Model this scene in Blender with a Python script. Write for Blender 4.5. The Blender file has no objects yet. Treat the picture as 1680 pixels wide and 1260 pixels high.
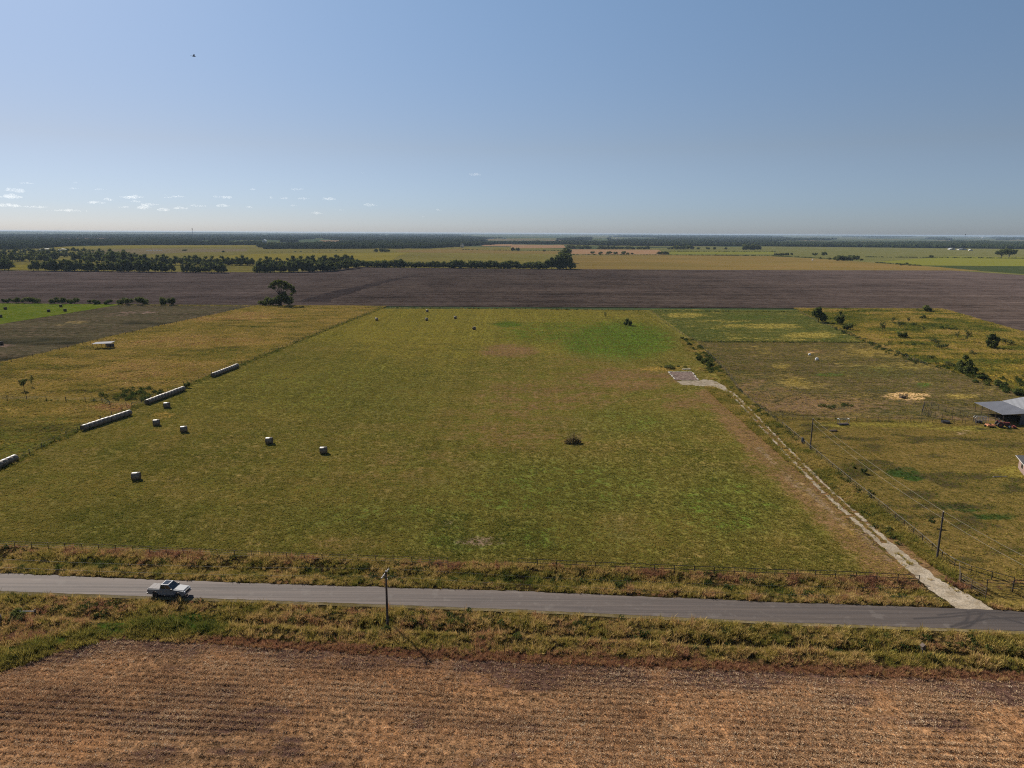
import bpy, math, random
import numpy as np
from mathutils import Vector, Matrix
from mathutils.geometry import tessellate_polygon

random.seed(7)
RNG = np.random.default_rng(7)
SC = bpy.context.scene
COL = SC.collection
PI = math.pi
R = math.radians

# ------------------------------------------------------------------ camera
CH, FPX = 50.0, 1165.0                      # height above the fields (m), focal length in photo pixels
PITCH = math.atan((630 - 382.6) / FPX)
ROLL = 9 / 1680
cp, sp, cr, sr = math.cos(PITCH), math.sin(PITCH), math.cos(ROLL), math.sin(ROLL)
r0, f0 = Vector((1, 0, 0)), Vector((0, cp, -sp))
u0 = r0.cross(f0)
cam_r, cam_u = r0 * cr + u0 * sr, u0 * cr - r0 * sr
cam = bpy.data.cameras.new('drone_camera')
camo = bpy.data.objects.new('drone_camera', cam)
COL.objects.link(camo)
cam.sensor_width = 36
cam.lens = 36 * FPX / 1680
cam.clip_start, cam.clip_end = 0.5, 90000
camo.matrix_world = Matrix(((cam_r.x, cam_u.x, -f0.x, 0), (cam_r.y, cam_u.y, -f0.y, 0),
                            (cam_r.z, cam_u.z, -f0.z, CH), (0, 0, 0, 1)))
SC.camera = camo

# ------------------------------------------------------------------ sky, sun, exposure
SUN_AZ, SUN_EL = -39.0, 36.0                # degrees from +Y (negative: to the left), above the horizon
world = bpy.data.worlds.new('World')
SC.world = world
world.use_nodes = True
wt = world.node_tree
wt.nodes.clear()
sky = wt.nodes.new('ShaderNodeTexSky')
sky.sky_type = 'NISHITA'
sky.sun_disc = False
sky.sun_elevation = R(SUN_EL)
sky.sun_rotation = R(SUN_AZ)
sky.altitude = 0
sky.air_density = 1.0
sky.dust_density = 0.3
sky.ozone_density = 6.0
bg = wt.nodes.new('ShaderNodeBackground')
bg.inputs['Strength'].default_value = 0.05
wo = wt.nodes.new('ShaderNodeOutputWorld')
# white balance of the air: a little pale veil low down, a paler blue higher up, the same all round
wtc = wt.nodes.new('ShaderNodeTexCoord')
wsp = wt.nodes.new('ShaderNodeSeparateXYZ')
wt.links.new(wtc.outputs['Generated'], wsp.inputs[0])
wrp = wt.nodes.new('ShaderNodeValToRGB')
wrp.color_ramp.elements[0].position, wrp.color_ramp.elements[0].color = 0.0, (.62, .68, .89, 1)
wrp.color_ramp.elements[1].position, wrp.color_ramp.elements[1].color = .36, (1.33, 1.19, 1.03, 1)
for wp, wc in ((.010, (.68, .745, .97, 1)), (.035, (.71, .75, .95, 1)), (.11, (.94, .785, .765, 1))):
    wrp.color_ramp.elements.new(wp).color = wc
wrp.color_ramp.elements.new(.72).color = (.85, .83, .81, 1)
wt.links.new(wsp.outputs[2], wrp.inputs[0])
wmx = wt.nodes.new('ShaderNodeVectorMath')
wmx.operation = 'MULTIPLY'
wt.links.new(sky.outputs[0], wmx.inputs[0])
wt.links.new(wrp.outputs[0], wmx.inputs[1])
wt.links.new(wmx.outputs[0], bg.inputs[0])
wt.links.new(bg.outputs[0], wo.inputs[0])
sun = bpy.data.lights.new('sun', 'SUN')
sun.energy = 5.0
sun.angle = R(0.55)
sun.color = (1.0, 0.93, 0.82)
suno = bpy.data.objects.new('sun', sun)
COL.objects.link(suno)
sdir = Vector((math.sin(R(SUN_AZ)) * math.cos(R(SUN_EL)), math.cos(R(SUN_AZ)) * math.cos(R(SUN_EL)), math.sin(R(SUN_EL))))
suno.rotation_euler = sdir.to_track_quat('Z', 'Y').to_euler()
suno.location = (0, 0, 300)
SC.view_settings.view_transform = 'Standard'
SC.view_settings.look = 'None'
SC.view_settings.exposure = 0.85
SC.view_settings.gamma = 1.0
SC.view_settings.use_curve_mapping = False
SC.render.engine = 'CYCLES'
cy = SC.cycles
cy.max_bounces = 5
cy.diffuse_bounces = 2
cy.glossy_bounces = 2
cy.transmission_bounces = 3
cy.volume_bounces = 1
cy.transparent_max_bounces = 8
cy.filter_width = 1.1
cy.use_denoising = False
cy.denoiser = 'OPENIMAGEDENOISE'
cy.denoising_prefilter = 'ACCURATE'
cy.sample_clamp_indirect = 4.0


# ------------------------------------------------------------------ helpers: pixels of the photo to points on the land
def G(px, py, z=0.0):
    u, v = (px - 840) / FPX, (py - 630) / FPX
    u, v = u * cr + v * sr, v * cr - u * sr
    k = (CH - z) / (v * cp + sp)
    return Vector((u * k, (cp - v * sp) * k, z))


def depth_of(p):
    return p.y * cp + (CH - p.z) * sp


def mpp(p):                                  # metres per photo pixel at a point
    return depth_of(p) / FPX


def proj(x, y, z=0.0):                       # numpy: world to photo pixel
    d = y * cp + (CH - z) * sp
    up, vp = x / d * FPX, ((CH - z) * cp - y * sp) / d * FPX
    return 840 + up * cr - vp * sr, 630 + up * sr + vp * cr


def _hash(ix, iy, s):
    n = (ix.astype(np.int64) * 374761393 + iy.astype(np.int64) * 668265263 + s * 1274126177) & 0xffffffff
    n = ((n ^ (n >> 13)) * 1274126177) & 0xffffffff
    return ((n ^ (n >> 16)) & 0xffff) / 65535.0


def vn(x, y, sc, seed=0, oct=3):             # value noise 0..1
    x, y = np.asarray(x, float) / sc, np.asarray(y, float) / sc
    tot, amp, out = 0, 1, 0
    for o in range(oct):
        ix, iy = np.floor(x), np.floor(y)
        fx, fy = x - ix, y - iy
        fx, fy = fx * fx * (3 - 2 * fx), fy * fy * (3 - 2 * fy)
        a, b = _hash(ix, iy, seed + o), _hash(ix + 1, iy, seed + o)
        c, d = _hash(ix, iy + 1, seed + o), _hash(ix + 1, iy + 1, seed + o)
        out = out + amp * ((a * (1 - fx) + b * fx) * (1 - fy) + (c * (1 - fx) + d * fx) * fy)
        tot += amp
        amp *= .5
        x, y = x * 2.03 + 17, y * 2.03 + 31
    return out / tot


def ss(a, b, x):
    t = np.clip((x - a) / (b - a), 0, 1)
    return t * t * (3 - 2 * t)


def pline(x, y, pts):                        # distance to a polyline
    best = np.full(np.shape(x), 1e9)
    for (ax, ay), (bx, by) in zip(pts[:-1], pts[1:]):
        dx, dy = bx - ax, by - ay
        t = np.clip(((x - ax) * dx + (y - ay) * dy) / (dx * dx + dy * dy + 1e-9), 0, 1)
        best = np.minimum(best, np.hypot(x - ax - t * dx, y - ay - t * dy))
    return best


def inpoly(x, y, poly):
    r = np.zeros(np.shape(x), bool)
    n = len(poly)
    for i in range(n):
        (x1, y1), (x2, y2) = poly[i], poly[(i + 1) % n]
        c = ((y1 > y) != (y2 > y)) & (x < (x2 - x1) * (y - y1) / (y2 - y1 + 1e-12) + x1)
        r ^= c
    return r


def gp(pts):                                 # photo polyline -> ground xy list
    return [tuple(G(*p)[:2]) for p in pts]


def srgb(r, g, b):
    f = lambda c: c / 12.92 if c <= .04045 else ((c + .055) / 1.055) ** 2.4
    return (f(r / 255), f(g / 255), f(b / 255))


# ------------------------------------------------------------------ helpers: node materials
def nd(t, typ, ins=None, **kw):
    n = t.nodes.new(typ)
    for k, v in kw.items():
        setattr(n, k, v)
    for k, v in (ins or {}).items():
        s = n.inputs[k]
        if isinstance(v, bpy.types.NodeSocket):
            t.links.new(v, s)
        else:
            s.default_value = v
    return n


def M(t, op, a, b=0.0, c=None, clamp=False):
    ins = {0: a, 1: b}
    if c is not None:
        ins[2] = c
    return nd(t, 'ShaderNodeMath', ins, operation=op, use_clamp=clamp).outputs[0]


def RMP(t, v, a, b):                         # linear ramp a..b -> 0..1, clamped
    return nd(t, 'ShaderNodeMapRange', {0: v, 1: a, 2: b, 3: 0.0, 4: 1.0}).outputs[0]


def MIX(t, f, a, b):
    col = lambda c: c if isinstance(c, bpy.types.NodeSocket) else (*c[:3], 1)
    return nd(t, 'ShaderNodeMix', {0: f, 6: col(a), 7: col(b)}, data_type='RGBA').outputs[2]


def VAL(t, c, k):                            # colour times a scalar socket
    return nd(t, 'ShaderNodeVectorMath', {0: c, 3: k}, operation='SCALE').outputs[0]


def NZ(t, vec, scale, detail=3.0, rough=.55):
    return nd(t, 'ShaderNodeTexNoise', {'Vector': vec, 'Scale': scale, 'Detail': detail, 'Roughness': rough}).outputs['Fac']


def new_mat(name):
    m = bpy.data.materials.new(name)
    m.use_nodes = True
    t = m.node_tree
    t.nodes.clear()
    out = t.nodes.new('ShaderNodeOutputMaterial')
    return m, t, out


def stretch(t, pos, sx, sy, rot=0.0):
    return nd(t, 'ShaderNodeMapping', {'Vector': pos, 'Rotation': (0, 0, rot), 'Scale': (sx, sy, 1)}, vector_type='POINT').outputs[0]


def field_mat(name, c1, c2, c3, sizes=(70, 10, 1.8, .4), contrast=1.6, masks=(), bump=.5, bumpd=.12, rows=None, c3f=.8, dry=None):
    """Ground cover: three colours mixed by noise, attribute patches, optional row streaks, fine relief."""
    m, t, out = new_mat(name)
    pos = nd(t, 'ShaderNodeNewGeometry').outputs['Position']
    nb, nm = NZ(t, pos, 1 / sizes[0]), NZ(t, pos, 1 / sizes[1], 4)
    nf, nx = NZ(t, pos, 1 / sizes[2], 3, .6), NZ(t, pos, 1 / sizes[3], 2, .6)
    mix1 = M(t, 'ADD', M(t, 'MULTIPLY', nb, .5), M(t, 'MULTIPLY', nm, .5))
    col = MIX(t, RMP(t, mix1, .42, .58), c1, c2)
    col = MIX(t, M(t, 'MULTIPLY', RMP(t, M(t, 'ADD', M(t, 'MULTIPLY', nm, .45), M(t, 'MULTIPLY', nf, .55)), .47, .62), c3f), col, c3)
    if dry:                                  # (x of the dampest line, distance to fully dry, dry colour)
        sx_ = nd(t, 'ShaderNodeSeparateXYZ', {0: pos}).outputs[0]
        f_ = RMP(t, M(t, 'ADD', M(t, 'ABSOLUTE', M(t, 'SUBTRACT', sx_, dry[0])), M(t, 'MULTIPLY', M(t, 'SUBTRACT', nb, .5), 300)), dry[1] * .2, dry[1])
        col = MIX(t, f_, col, dry[2])
    wob = M(t, 'ADD', M(t, 'MULTIPLY', M(t, 'SUBTRACT', nm, .5), 2.2), M(t, 'MULTIPLY', M(t, 'SUBTRACT', nf, .5), 1.8))
    for attr, c in masks:
        a = nd(t, 'ShaderNodeAttribute', attribute_name=attr).outputs['Fac']
        f = M(t, 'MULTIPLY', RMP(t, M(t, 'ADD', a, wob), .25, .85), M(t, 'MULTIPLY', a, 2.0, clamp=True), clamp=True)
        col = MIX(t, f, col, c)
    v = M(t, 'ADD', M(t, 'ADD', M(t, 'MULTIPLY', M(t, 'SUBTRACT', nf, .5), contrast), M(t, 'MULTIPLY', M(t, 'SUBTRACT', nx, .5), contrast)), 1.0)
    h = M(t, 'ADD', M(t, 'MULTIPLY', nf, 1.0), M(t, 'MULTIPLY', nx, .6))
    if rows:
        for sx, sy, rot, amt in rows:
            ns = NZ(t, stretch(t, pos, sx, sy, rot), 1.0, 2)
            v = M(t, 'ADD', v, M(t, 'MULTIPLY', M(t, 'SUBTRACT', ns, .5), amt))
    v = M(t, 'MAXIMUM', v, .18)
    col = VAL(t, col, v)
    bm = nd(t, 'ShaderNodeBump', {'Strength': bump, 'Distance': bumpd, 'Height': h}).outputs[0]
    bs = nd(t, 'ShaderNodeBsdfDiffuse', {'Color': col, 'Roughness': .6, 'Normal': bm})
    t.links.new(bs.outputs[0], out.inputs[0])
    return m


def plain_mat(name, col, rough=.6, metal=0.0, var=.25, scale=3.0, col2=None, spec=.4, coat=0.0, bump=0.0):
    m, t, out = new_mat(name)
    tc = nd(t, 'ShaderNodeTexCoord').outputs['Object']
    n = NZ(t, tc, scale, 4, .6)
    c = MIX(t, RMP(t, n, .35, .65), col, col2 or tuple(x * (1 - var) for x in col))
    ins = {'Base Color': c, 'Roughness': rough, 'Metallic': metal, 'Specular IOR Level': spec, 'Coat Weight': coat}
    if bump:
        ins['Normal'] = nd(t, 'ShaderNodeBump', {'Strength': bump, 'Distance': .03, 'Height': NZ(t, tc, scale * 4, 3)}).outputs[0]
    b = nd(t, 'ShaderNodeBsdfPrincipled', ins)
    t.links.new(b.outputs[0], out.inputs[0])
    return m


def leaf_mat(name, ca, cb, trans=.3, spread=1.0):
    """Foliage: colour from clump noise and one random value per plant."""
    m, t, out = new_mat(name)
    pos = nd(t, 'ShaderNodeNewGeometry').outputs['Position']
    rnd = nd(t, 'ShaderNodeObjectInfo').outputs['Random']
    n = NZ(t, pos, .5, 3)
    f = M(t, 'ADD', M(t, 'MULTIPLY', RMP(t, n, .35, .65), .6), M(t, 'MULTIPLY', rnd, .5), clamp=True)
    c = MIX(t, f, ca, cb)
    d = nd(t, 'ShaderNodeBsdfDiffuse', {'Color': c})
    tr = nd(t, 'ShaderNodeBsdfTranslucent', {'Color': c})
    mx = nd(t, 'ShaderNodeMixShader', {0: trans, 1: d.outputs[0], 2: tr.outputs[0]})
    t.links.new(mx.outputs[0], out.inputs[0])
    return m


def tint_mat(name, stops, trans=.35):
    """Grass: a palette looked up by the per-tuft value 'tint'."""
    m, t, out = new_mat(name)
    a = nd(t, 'ShaderNodeAttribute', attribute_type='INSTANCER', attribute_name='tint').outputs['Fac']
    rp = nd(t, 'ShaderNodeValToRGB', {0: a})
    el = rp.color_ramp.elements
    while len(el) > 1:
        el.remove(el[0])
    el[0].position, el[0].color = stops[0][0], (*stops[0][1], 1)
    for p, c in stops[1:]:
        e = el.new(p)
        e.color = (*c, 1)
    d = nd(t, 'ShaderNodeBsdfDiffuse', {'Color': rp.outputs[0]})
    tr = nd(t, 'ShaderNodeBsdfTranslucent', {'Color': rp.outputs[0]})
    mx = nd(t, 'ShaderNodeMixShader', {0: trans, 1: d.outputs[0], 2: tr.outputs[0]})
    t.links.new(mx.outputs[0], out.inputs[0])
    return m


# ------------------------------------------------------------------ helpers: meshes and objects
def tag(o, label=None, cat=None, group=None, kind=None):
    if label:
        o['label'] = label
    if cat:
        o['category'] = cat
    if group:
        o['group'] = group
    if kind:
        o['kind'] = kind
    return o


def link(o, parent=None):
    COL.objects.link(o)
    if parent:
        o.parent = parent
    return o


def thing(name, label, cat, loc=(0, 0, 0), rz=0.0, group=None, scale=1.0):
    o = bpy.data.objects.new(name, None)
    o.empty_display_size = .3
    o.location = loc
    o.rotation_euler = (0, 0, rz)
    o.scale = (scale,) * 3 if not isinstance(scale, tuple) else scale
    link(o)
    return tag(o, label, cat, group)


def copy_tree(o, parent=None):
    c = o.copy()
    link(c, parent)
    for ch in o.children:
        copy_tree(ch, c)
    return c


def mesh_np(name, v, f, mats=(), smooth=False, mi=None):
    me = bpy.data.meshes.new(name)
    me.from_pydata([tuple(p) for p in v], [], [tuple(q) for q in f])
    for m in mats:
        me.materials.append(m)
    if mi is not None:
        me.polygons.foreach_set('material_index', np.asarray(mi, np.int32))
    if smooth:
        me.polygons.foreach_set('use_smooth', np.ones(len(me.polygons), bool))
    me.update()
    return me


class MB:
    def __init__(s):
        s.v, s.f = [], []

    def add(s, v, f):
        k = len(s.v)
        s.v += [tuple(p) for p in v]
        s.f += [tuple(i + k for i in q) for q in f]
        return s

    def box(s, c, d, rz=0.0, top=1.0):
        x, y, z = d[0] / 2, d[1] / 2, d[2] / 2
        v = []
        for sz in (-1, 1):
            k = top if sz > 0 else 1.0
            for a, b in ((-1, -1), (1, -1), (1, 1), (-1, 1)):
                px, py = a * x * k, b * y * k
                v.append((c[0] + px * math.cos(rz) - py * math.sin(rz), c[1] + px * math.sin(rz) + py * math.cos(rz), c[2] + sz * z))
        return s.add(v, [(3, 2, 1, 0), (4, 5, 6, 7), (0, 1, 5, 4), (1, 2, 6, 5), (2, 3, 7, 6), (3, 0, 4, 7)])

    def tube(s, p0, p1, r0, r1=None, n=6, cap=True):
        r1 = r0 if r1 is None else r1
        p0, p1 = Vector(p0), Vector(p1)
        d = (p1 - p0).normalized()
        a = d.orthogonal().normalized()
        b = d.cross(a)
        v = [p0 + (a * math.cos(2 * PI * i / n) + b * math.sin(2 * PI * i / n)) * r0 for i in range(n)]
        v += [p1 + (a * math.cos(2 * PI * i / n) + b * math.sin(2 * PI * i / n)) * r1 for i in range(n)]
        f = [(i, (i + 1) % n, n + (i + 1) % n, n + i) for i in range(n)]
        if cap:
            f += [tuple(range(n - 1, -1, -1)), tuple(range(n, 2 * n))]
        return s.add(v, f)

    def path(s, pts, r, n=5, r1=None):
        r1 = r if r1 is None else r1
        k = len(pts) - 1
        for i in range(k):
            s.tube(pts[i], pts[i + 1], r + (r1 - r) * i / k, r + (r1 - r) * (i + 1) / k, n)
        return s

    def prism(s, prof, y0, y1):              # profile in x,z extruded along y
        n = len(prof)
        v = [(x, y0, z) for x, z in prof] + [(x, y1, z) for x, z in prof]
        f = [tuple(range(n)), tuple(range(2 * n - 1, n - 1, -1))]
        f += [(i, n + i, n + (i + 1) % n, (i + 1) % n) for i in range(n)]
        return s.add(v, f)

    def poly(s, pts):
        return s.add(pts, [tuple(range(len(pts)))])

    def slab(s, pts, th):                    # polygon with thickness below it
        n = len(pts)
        v = [tuple(p) for p in pts] + [(p[0], p[1], p[2] - th) for p in pts]
        return s.add(v, [tuple(range(n)), tuple(range(2 * n - 1, n - 1, -1))] + [(i, n + i, n + (i + 1) % n, (i + 1) % n) for i in range(n)])

    def ball(s, c, r, nu=8, nv=5, jit=0.0, seed=0):
        rd = random.Random(seed)
        r = r if isinstance(r, tuple) else (r, r, r)
        v, f = [(c[0], c[1], c[2] - r[2])], []
        for j in range(1, nv):
            th = PI * j / nv
            for i in range(nu):
                k = 1 + rd.uniform(-jit, jit)
                a = 2 * PI * i / nu
                v.append((c[0] + r[0] * k * math.sin(th) * math.cos(a), c[1] + r[1] * k * math.sin(th) * math.sin(a), c[2] - r[2] * k * math.cos(th)))
        v.append((c[0], c[1], c[2] + r[2]))
        for i in range(nu):
            f.append((0, 1 + (i + 1) % nu, 1 + i))
            f.append((len(v) - 1, 1 + (nv - 2) * nu + i, 1 + (nv - 2) * nu + (i + 1) % nu))
            for j in range(nv - 2):
                a, b = 1 + j * nu, 1 + (j + 1) * nu
                f.append((a + i, a + (i + 1) % nu, b + (i + 1) % nu, b + i))
        return s.add(v, f)

    def mesh(s, name, mat, smooth=False):
        return mesh_np(name, s.v, s.f, [mat], smooth)

    def build(s, name, mat, parent=None, loc=(0, 0, 0), rz=0.0, smooth=False):
        o = bpy.data.objects.new(name, s.mesh(name, mat, smooth))
        o.location = loc
        o.rotation_euler = (0, 0, rz)
        return link(o, parent)


def sheet(name, pts, z, mat, jag=0.0, step=6.0, seed=1):
    """A flat piece of land inside a ground polygon; jag roughens its edge (m)."""
    rd = random.Random(seed)
    out = []
    n = len(pts)
    for i in range(n):
        a, b = Vector(pts[i]), Vector(pts[(i + 1) % n])
        k = max(1, min(400, int((b - a).length / step))) if jag else 1
        for j in range(k):
            p = a.lerp(b, j / k)
            out.append((p.x + rd.uniform(-jag, jag), p.y + rd.uniform(-jag, jag)))
    tri = tessellate_polygon([[Vector((x, y, 0)) for x, y in out]])
    me = mesh_np(name, [(x, y, z) for x, y in out], tri, [mat])
    up = sum(p.normal.z * p.area for p in me.polygons)
    if up < 0:
        me.flip_normals()
    return tag(link(bpy.data.objects.new(name, me)), kind='structure')


def patch(name, quad, du, z, mat, masks=None, zfn=None, kind='structure'):
    """A gridded quad of land (bl, br, tr, tl) carrying named cover masks per vertex."""
    q = [np.array(p, float) for p in quad]
    nu = max(2, int(max(np.linalg.norm(q[1] - q[0]), np.linalg.norm(q[2] - q[3])) / du))
    nv = max(2, int(max(np.linalg.norm(q[3] - q[0]), np.linalg.norm(q[2] - q[1])) / du))
    U, V = np.meshgrid(np.linspace(0, 1, nu + 1), np.linspace(0, 1, nv + 1))
    P = ((1 - U) * (1 - V))[..., None] * q[0] + (U * (1 - V))[..., None] * q[1] + (U * V)[..., None] * q[2] + ((1 - U) * V)[..., None] * q[3]
    x, y = P[..., 0].ravel(), P[..., 1].ravel()
    zz = np.full_like(x, z) if zfn is None else z + zfn(x, y)
    me = bpy.data.meshes.new(name)
    i = np.arange(nu * nv)
    a = (i // nu) * (nu + 1) + i % nu
    f = np.stack([a, a + 1, a + nu + 2, a + nu + 1], 1)
    me.vertices.add(len(x))
    me.vertices.foreach_set('co', np.stack([x, y, zz], 1).astype(np.float32).ravel())
    me.loops.add(f.size)
    me.loops.foreach_set('vertex_index', f.ravel().astype(np.int32))
    me.polygons.add(len(f))
    me.polygons.foreach_set('loop_start', (np.arange(len(f)) * 4).astype(np.int32))
    me.polygons.foreach_set('use_smooth', np.ones(len(f), bool))
    me.materials.append(mat)
    me.update(calc_edges=True)
    for k, fn in (masks or {}).items():
        at = me.attributes.new(k, 'FLOAT', 'POINT')
        at.data.foreach_set('value', np.clip(fn(x, y), 0, 1).astype(np.float32))
    return tag(link(bpy.data.objects.new(name, me)), kind=kind)


# patches of cover are read off the photograph and laid on the land
def ell(x, y, *es):
    px, py = proj(x, y)
    o = np.zeros(np.shape(x))
    for cx, cy_, rx, ry, s in es:
        d = np.hypot((px - cx) / rx, (py - cy_) / ry)
        o = np.maximum(o, s * (1 - ss(.45, 1.25, d)))
    return o


def strip(x, y, pts, w, s=1.0):              # band along a photo polyline, width in metres
    d = pline(x, y, gp(pts))
    return s * (1 - ss(w * .5, w * 1.2, d))


# geometry-node scattering of many small plants that nobody could count
def scatter(name, pts, scale, tint, protos, kind='stuff', idx=None, tilt=.25):
    n = len(pts)
    me = bpy.data.meshes.new(name)
    me.vertices.add(n)
    me.vertices.foreach_set('co', np.asarray(pts, np.float32).ravel())
    rot = np.stack([RNG.normal(0, tilt * .5, n), RNG.normal(0, tilt * .5, n), RNG.uniform(0, 2 * PI, n)], 1)
    for k, typ, val in (('sc', 'FLOAT', scale), ('tint', 'FLOAT', np.clip(tint, 0, 1)),
                        ('ix', 'INT', RNG.integers(0, len(protos), n) if idx is None else idx)):
        at = me.attributes.new(k, typ, 'POINT')
        at.data.foreach_set('value', np.asarray(val, np.float32 if typ == 'FLOAT' else np.int32))
    at = me.attributes.new('rt', 'FLOAT_VECTOR', 'POINT')
    at.data.foreach_set('vector', rot.astype(np.float32).ravel())
    o = tag(link(bpy.data.objects.new(name, me)), kind=kind)
    ng = bpy.data.node_groups.new(name, 'GeometryNodeTree')
    ng.interface.new_socket('Geometry', in_out='INPUT', socket_type='NodeSocketGeometry')
    ng.interface.new_socket('Geometry', in_out='OUTPUT', socket_type='NodeSocketGeometry')
    gi, go = ng.nodes.new('NodeGroupInput'), ng.nodes.new('NodeGroupOutput')
    jn = ng.nodes.new('GeometryNodeJoinGeometry')
    for p in reversed(protos):
        oi = ng.nodes.new('GeometryNodeObjectInfo')
        oi.inputs['Object'].default_value = p
        oi.inputs['As Instance'].default_value = True
        ng.links.new(oi.outputs['Geometry'], jn.inputs[0])
    ip = ng.nodes.new('GeometryNodeInstanceOnPoints')
    ip.inputs['Pick Instance'].default_value = True

    def na(k, dt):
        a = ng.nodes.new('GeometryNodeInputNamedAttribute')
        a.data_type = dt
        a.inputs['Name'].default_value = k
        return [s for s in a.outputs if s.enabled][0]
    ng.links.new(gi.outputs[0], ip.inputs['Points'])
    ng.links.new(jn.outputs[0], ip.inputs['Instance'])
    ng.links.new(na('ix', 'INT'), ip.inputs['Instance Index'])
    ng.links.new(na('rt', 'FLOAT_VECTOR'), ip.inputs['Rotation'])
    ng.links.new(na('sc', 'FLOAT'), ip.inputs['Scale'])
    ng.links.new(ip.outputs[0], go.inputs[0])
    md = o.modifiers.new('scatter', 'NODES')
    md.node_group = ng
    return o


def tuft(name, mat, seed, h, r, n, w, lean=.5):
    rd = random.Random(seed)
    mb = MB()
    for i in range(n):
        a, q = rd.uniform(0, 2 * PI), r * math.sqrt(rd.random())
        bx, by = q * math.cos(a), q * math.sin(a)
        la, hh = a + rd.uniform(-.9, .9), h * rd.uniform(.5, 1.1)
        l = hh * lean * rd.uniform(.2, 1.2)
        ba = rd.uniform(0, 2 * PI)
        wx, wy = math.cos(ba) * w * .5, math.sin(ba) * w * .5
        mx, my, mz = bx + math.cos(la) * l * .35, by + math.sin(la) * l * .35, hh * .62
        tx, ty, tz = bx + math.cos(la) * l, by + math.sin(la) * l, hh
        mb.add([(bx - wx, by - wy, 0), (bx + wx, by + wy, 0), (mx + wx * .8, my + wy * .8, mz), (mx - wx * .8, my - wy * .8, mz), (tx, ty, tz)],
               [(0, 1, 2, 3), (3, 2, 4)])
    return bpy.data.objects.new(name, mb.mesh(name, mat))


def leafball(name, mat, seed, h, r, n, s):
    """A bushy forb: leaf quads through a low dome."""
    rd = random.Random(seed)
    mb = MB()
    for i in range(n):
        a, q = rd.uniform(0, 2 * PI), r * math.sqrt(rd.random())
        z = h * rd.random() * (1 - .6 * (q / r) ** 2)
        c = Vector((q * math.cos(a), q * math.sin(a), z))
        u = Vector((rd.gauss(0, 1), rd.gauss(0, 1), rd.gauss(0, .7))).normalized()
        w_ = u.cross(Vector((rd.gauss(0, 1), rd.gauss(0, 1), rd.gauss(0, 1)))).normalized()
        k = s * rd.uniform(.6, 1.4)
        mb.add([c - u * k, c - w_ * k * .6, c + u * k, c + w_ * k * .6], [(0, 1, 2, 3)])
    return bpy.data.objects.new(name, mb.mesh(name, mat))


# ------------------------------------------------------------------ the land
def AL(r, g, b, k=2.15):                      # base colour of a surface that reads r,g,b when the sun is on it
    return tuple(c / k for c in srgb(r, g, b))


def AT(r, g, b):                             # the same under a cover of grass that shades it
    return AL(r, g, b, 1.05)


def gpatch(name, fn, nu, nv, mat, masks=None, zfn=None):
    """patch() for a piece bounded by curves: fn(U, V) -> x, y."""
    U, V = np.meshgrid(np.linspace(0, 1, nu + 1), np.linspace(0, 1, nv + 1))
    x, y = fn(U.ravel(), V.ravel())
    z = np.zeros_like(x) if zfn is None else zfn(x, y)
    me = bpy.data.meshes.new(name)
    i = np.arange(nu * nv)
    a = (i // nu) * (nu + 1) + i % nu
    f = np.stack([a, a + 1, a + nu + 2, a + nu + 1], 1)
    me.vertices.add(len(x))
    me.vertices.foreach_set('co', np.stack([x, y, z], 1).astype(np.float32).ravel())
    me.loops.add(f.size)
    me.loops.foreach_set('vertex_index', f.ravel().astype(np.int32))
    me.polygons.add(len(f))
    me.polygons.foreach_set('loop_start', (np.arange(len(f)) * 4).astype(np.int32))
    me.polygons.foreach_set('use_smooth', np.ones(len(f), bool))
    me.materials.append(mat)
    me.update(calc_edges=True)
    for k, g in (masks or {}).items():
        at = me.attributes.new(k, 'FLOAT', 'POINT')
        at.data.foreach_set('value', np.clip(g(x, y), 0, 1).astype(np.float32))
    return tag(link(bpy.data.objects.new(name, me)), kind='structure')


IP = np.interp
yt = lambda x: IP(x, [-200, -76.1, -37, .2, 35.7, 60.3, 69.7, 200], [106, 97.5, 94.8, 93, 90.3, 88.9, 88.1, 79])      # far edge of the road
yb = lambda x: IP(x, [-200, -72.4, -35.3, .2, 34, 66.3, 200], [101, 92.2, 90.1, 88, 85.2, 83.2, 74])                   # near edge
ye = lambda x: IP(x, [-140, -75, -59, -54.8, -48.9, -38.5, -10.1, 59, 200], [35, 62, 73.2, 77.8, 80.7, 79.7, 76.7, 72.8, 66])   # edge of the stubble
yf = lambda x: IP(x, [-200, -110, -82.6, -21.7, 26.4, 60.6, 200], [115, 108.6, 106.7, 102.4, 99.1, 97.0, 87])         # roadside fence
xl = lambda y: IP(y, [100, 150, 207, 249, 281, 478, 520], [-109.4, -110.7, -109.6, -107, -103, -88.4, -86])           # fence left of the hay meadow
xr = lambda y: IP(y, [95, 136, 183, 228.5, 337, 478, 520], [66.8, 69.3, 71.6, 73.6, 87.4, 93, 95])                    # fence right of the drive
xg = lambda y: IP(y, [100, 262, 271, 290, 343, 408, 493, 510], [-300, -205, -198.8, -196, -195.3, -188.3, -178, -176])
xw = lambda y: IP(y, [150, 186, 231, 337, 481, 520], [163, 163, 165, 169, 193.5, 200])
xw2 = lambda y: IP(y, [150, 200, 280, 377, 506], [235, 238, 250, 273, 303])


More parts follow.
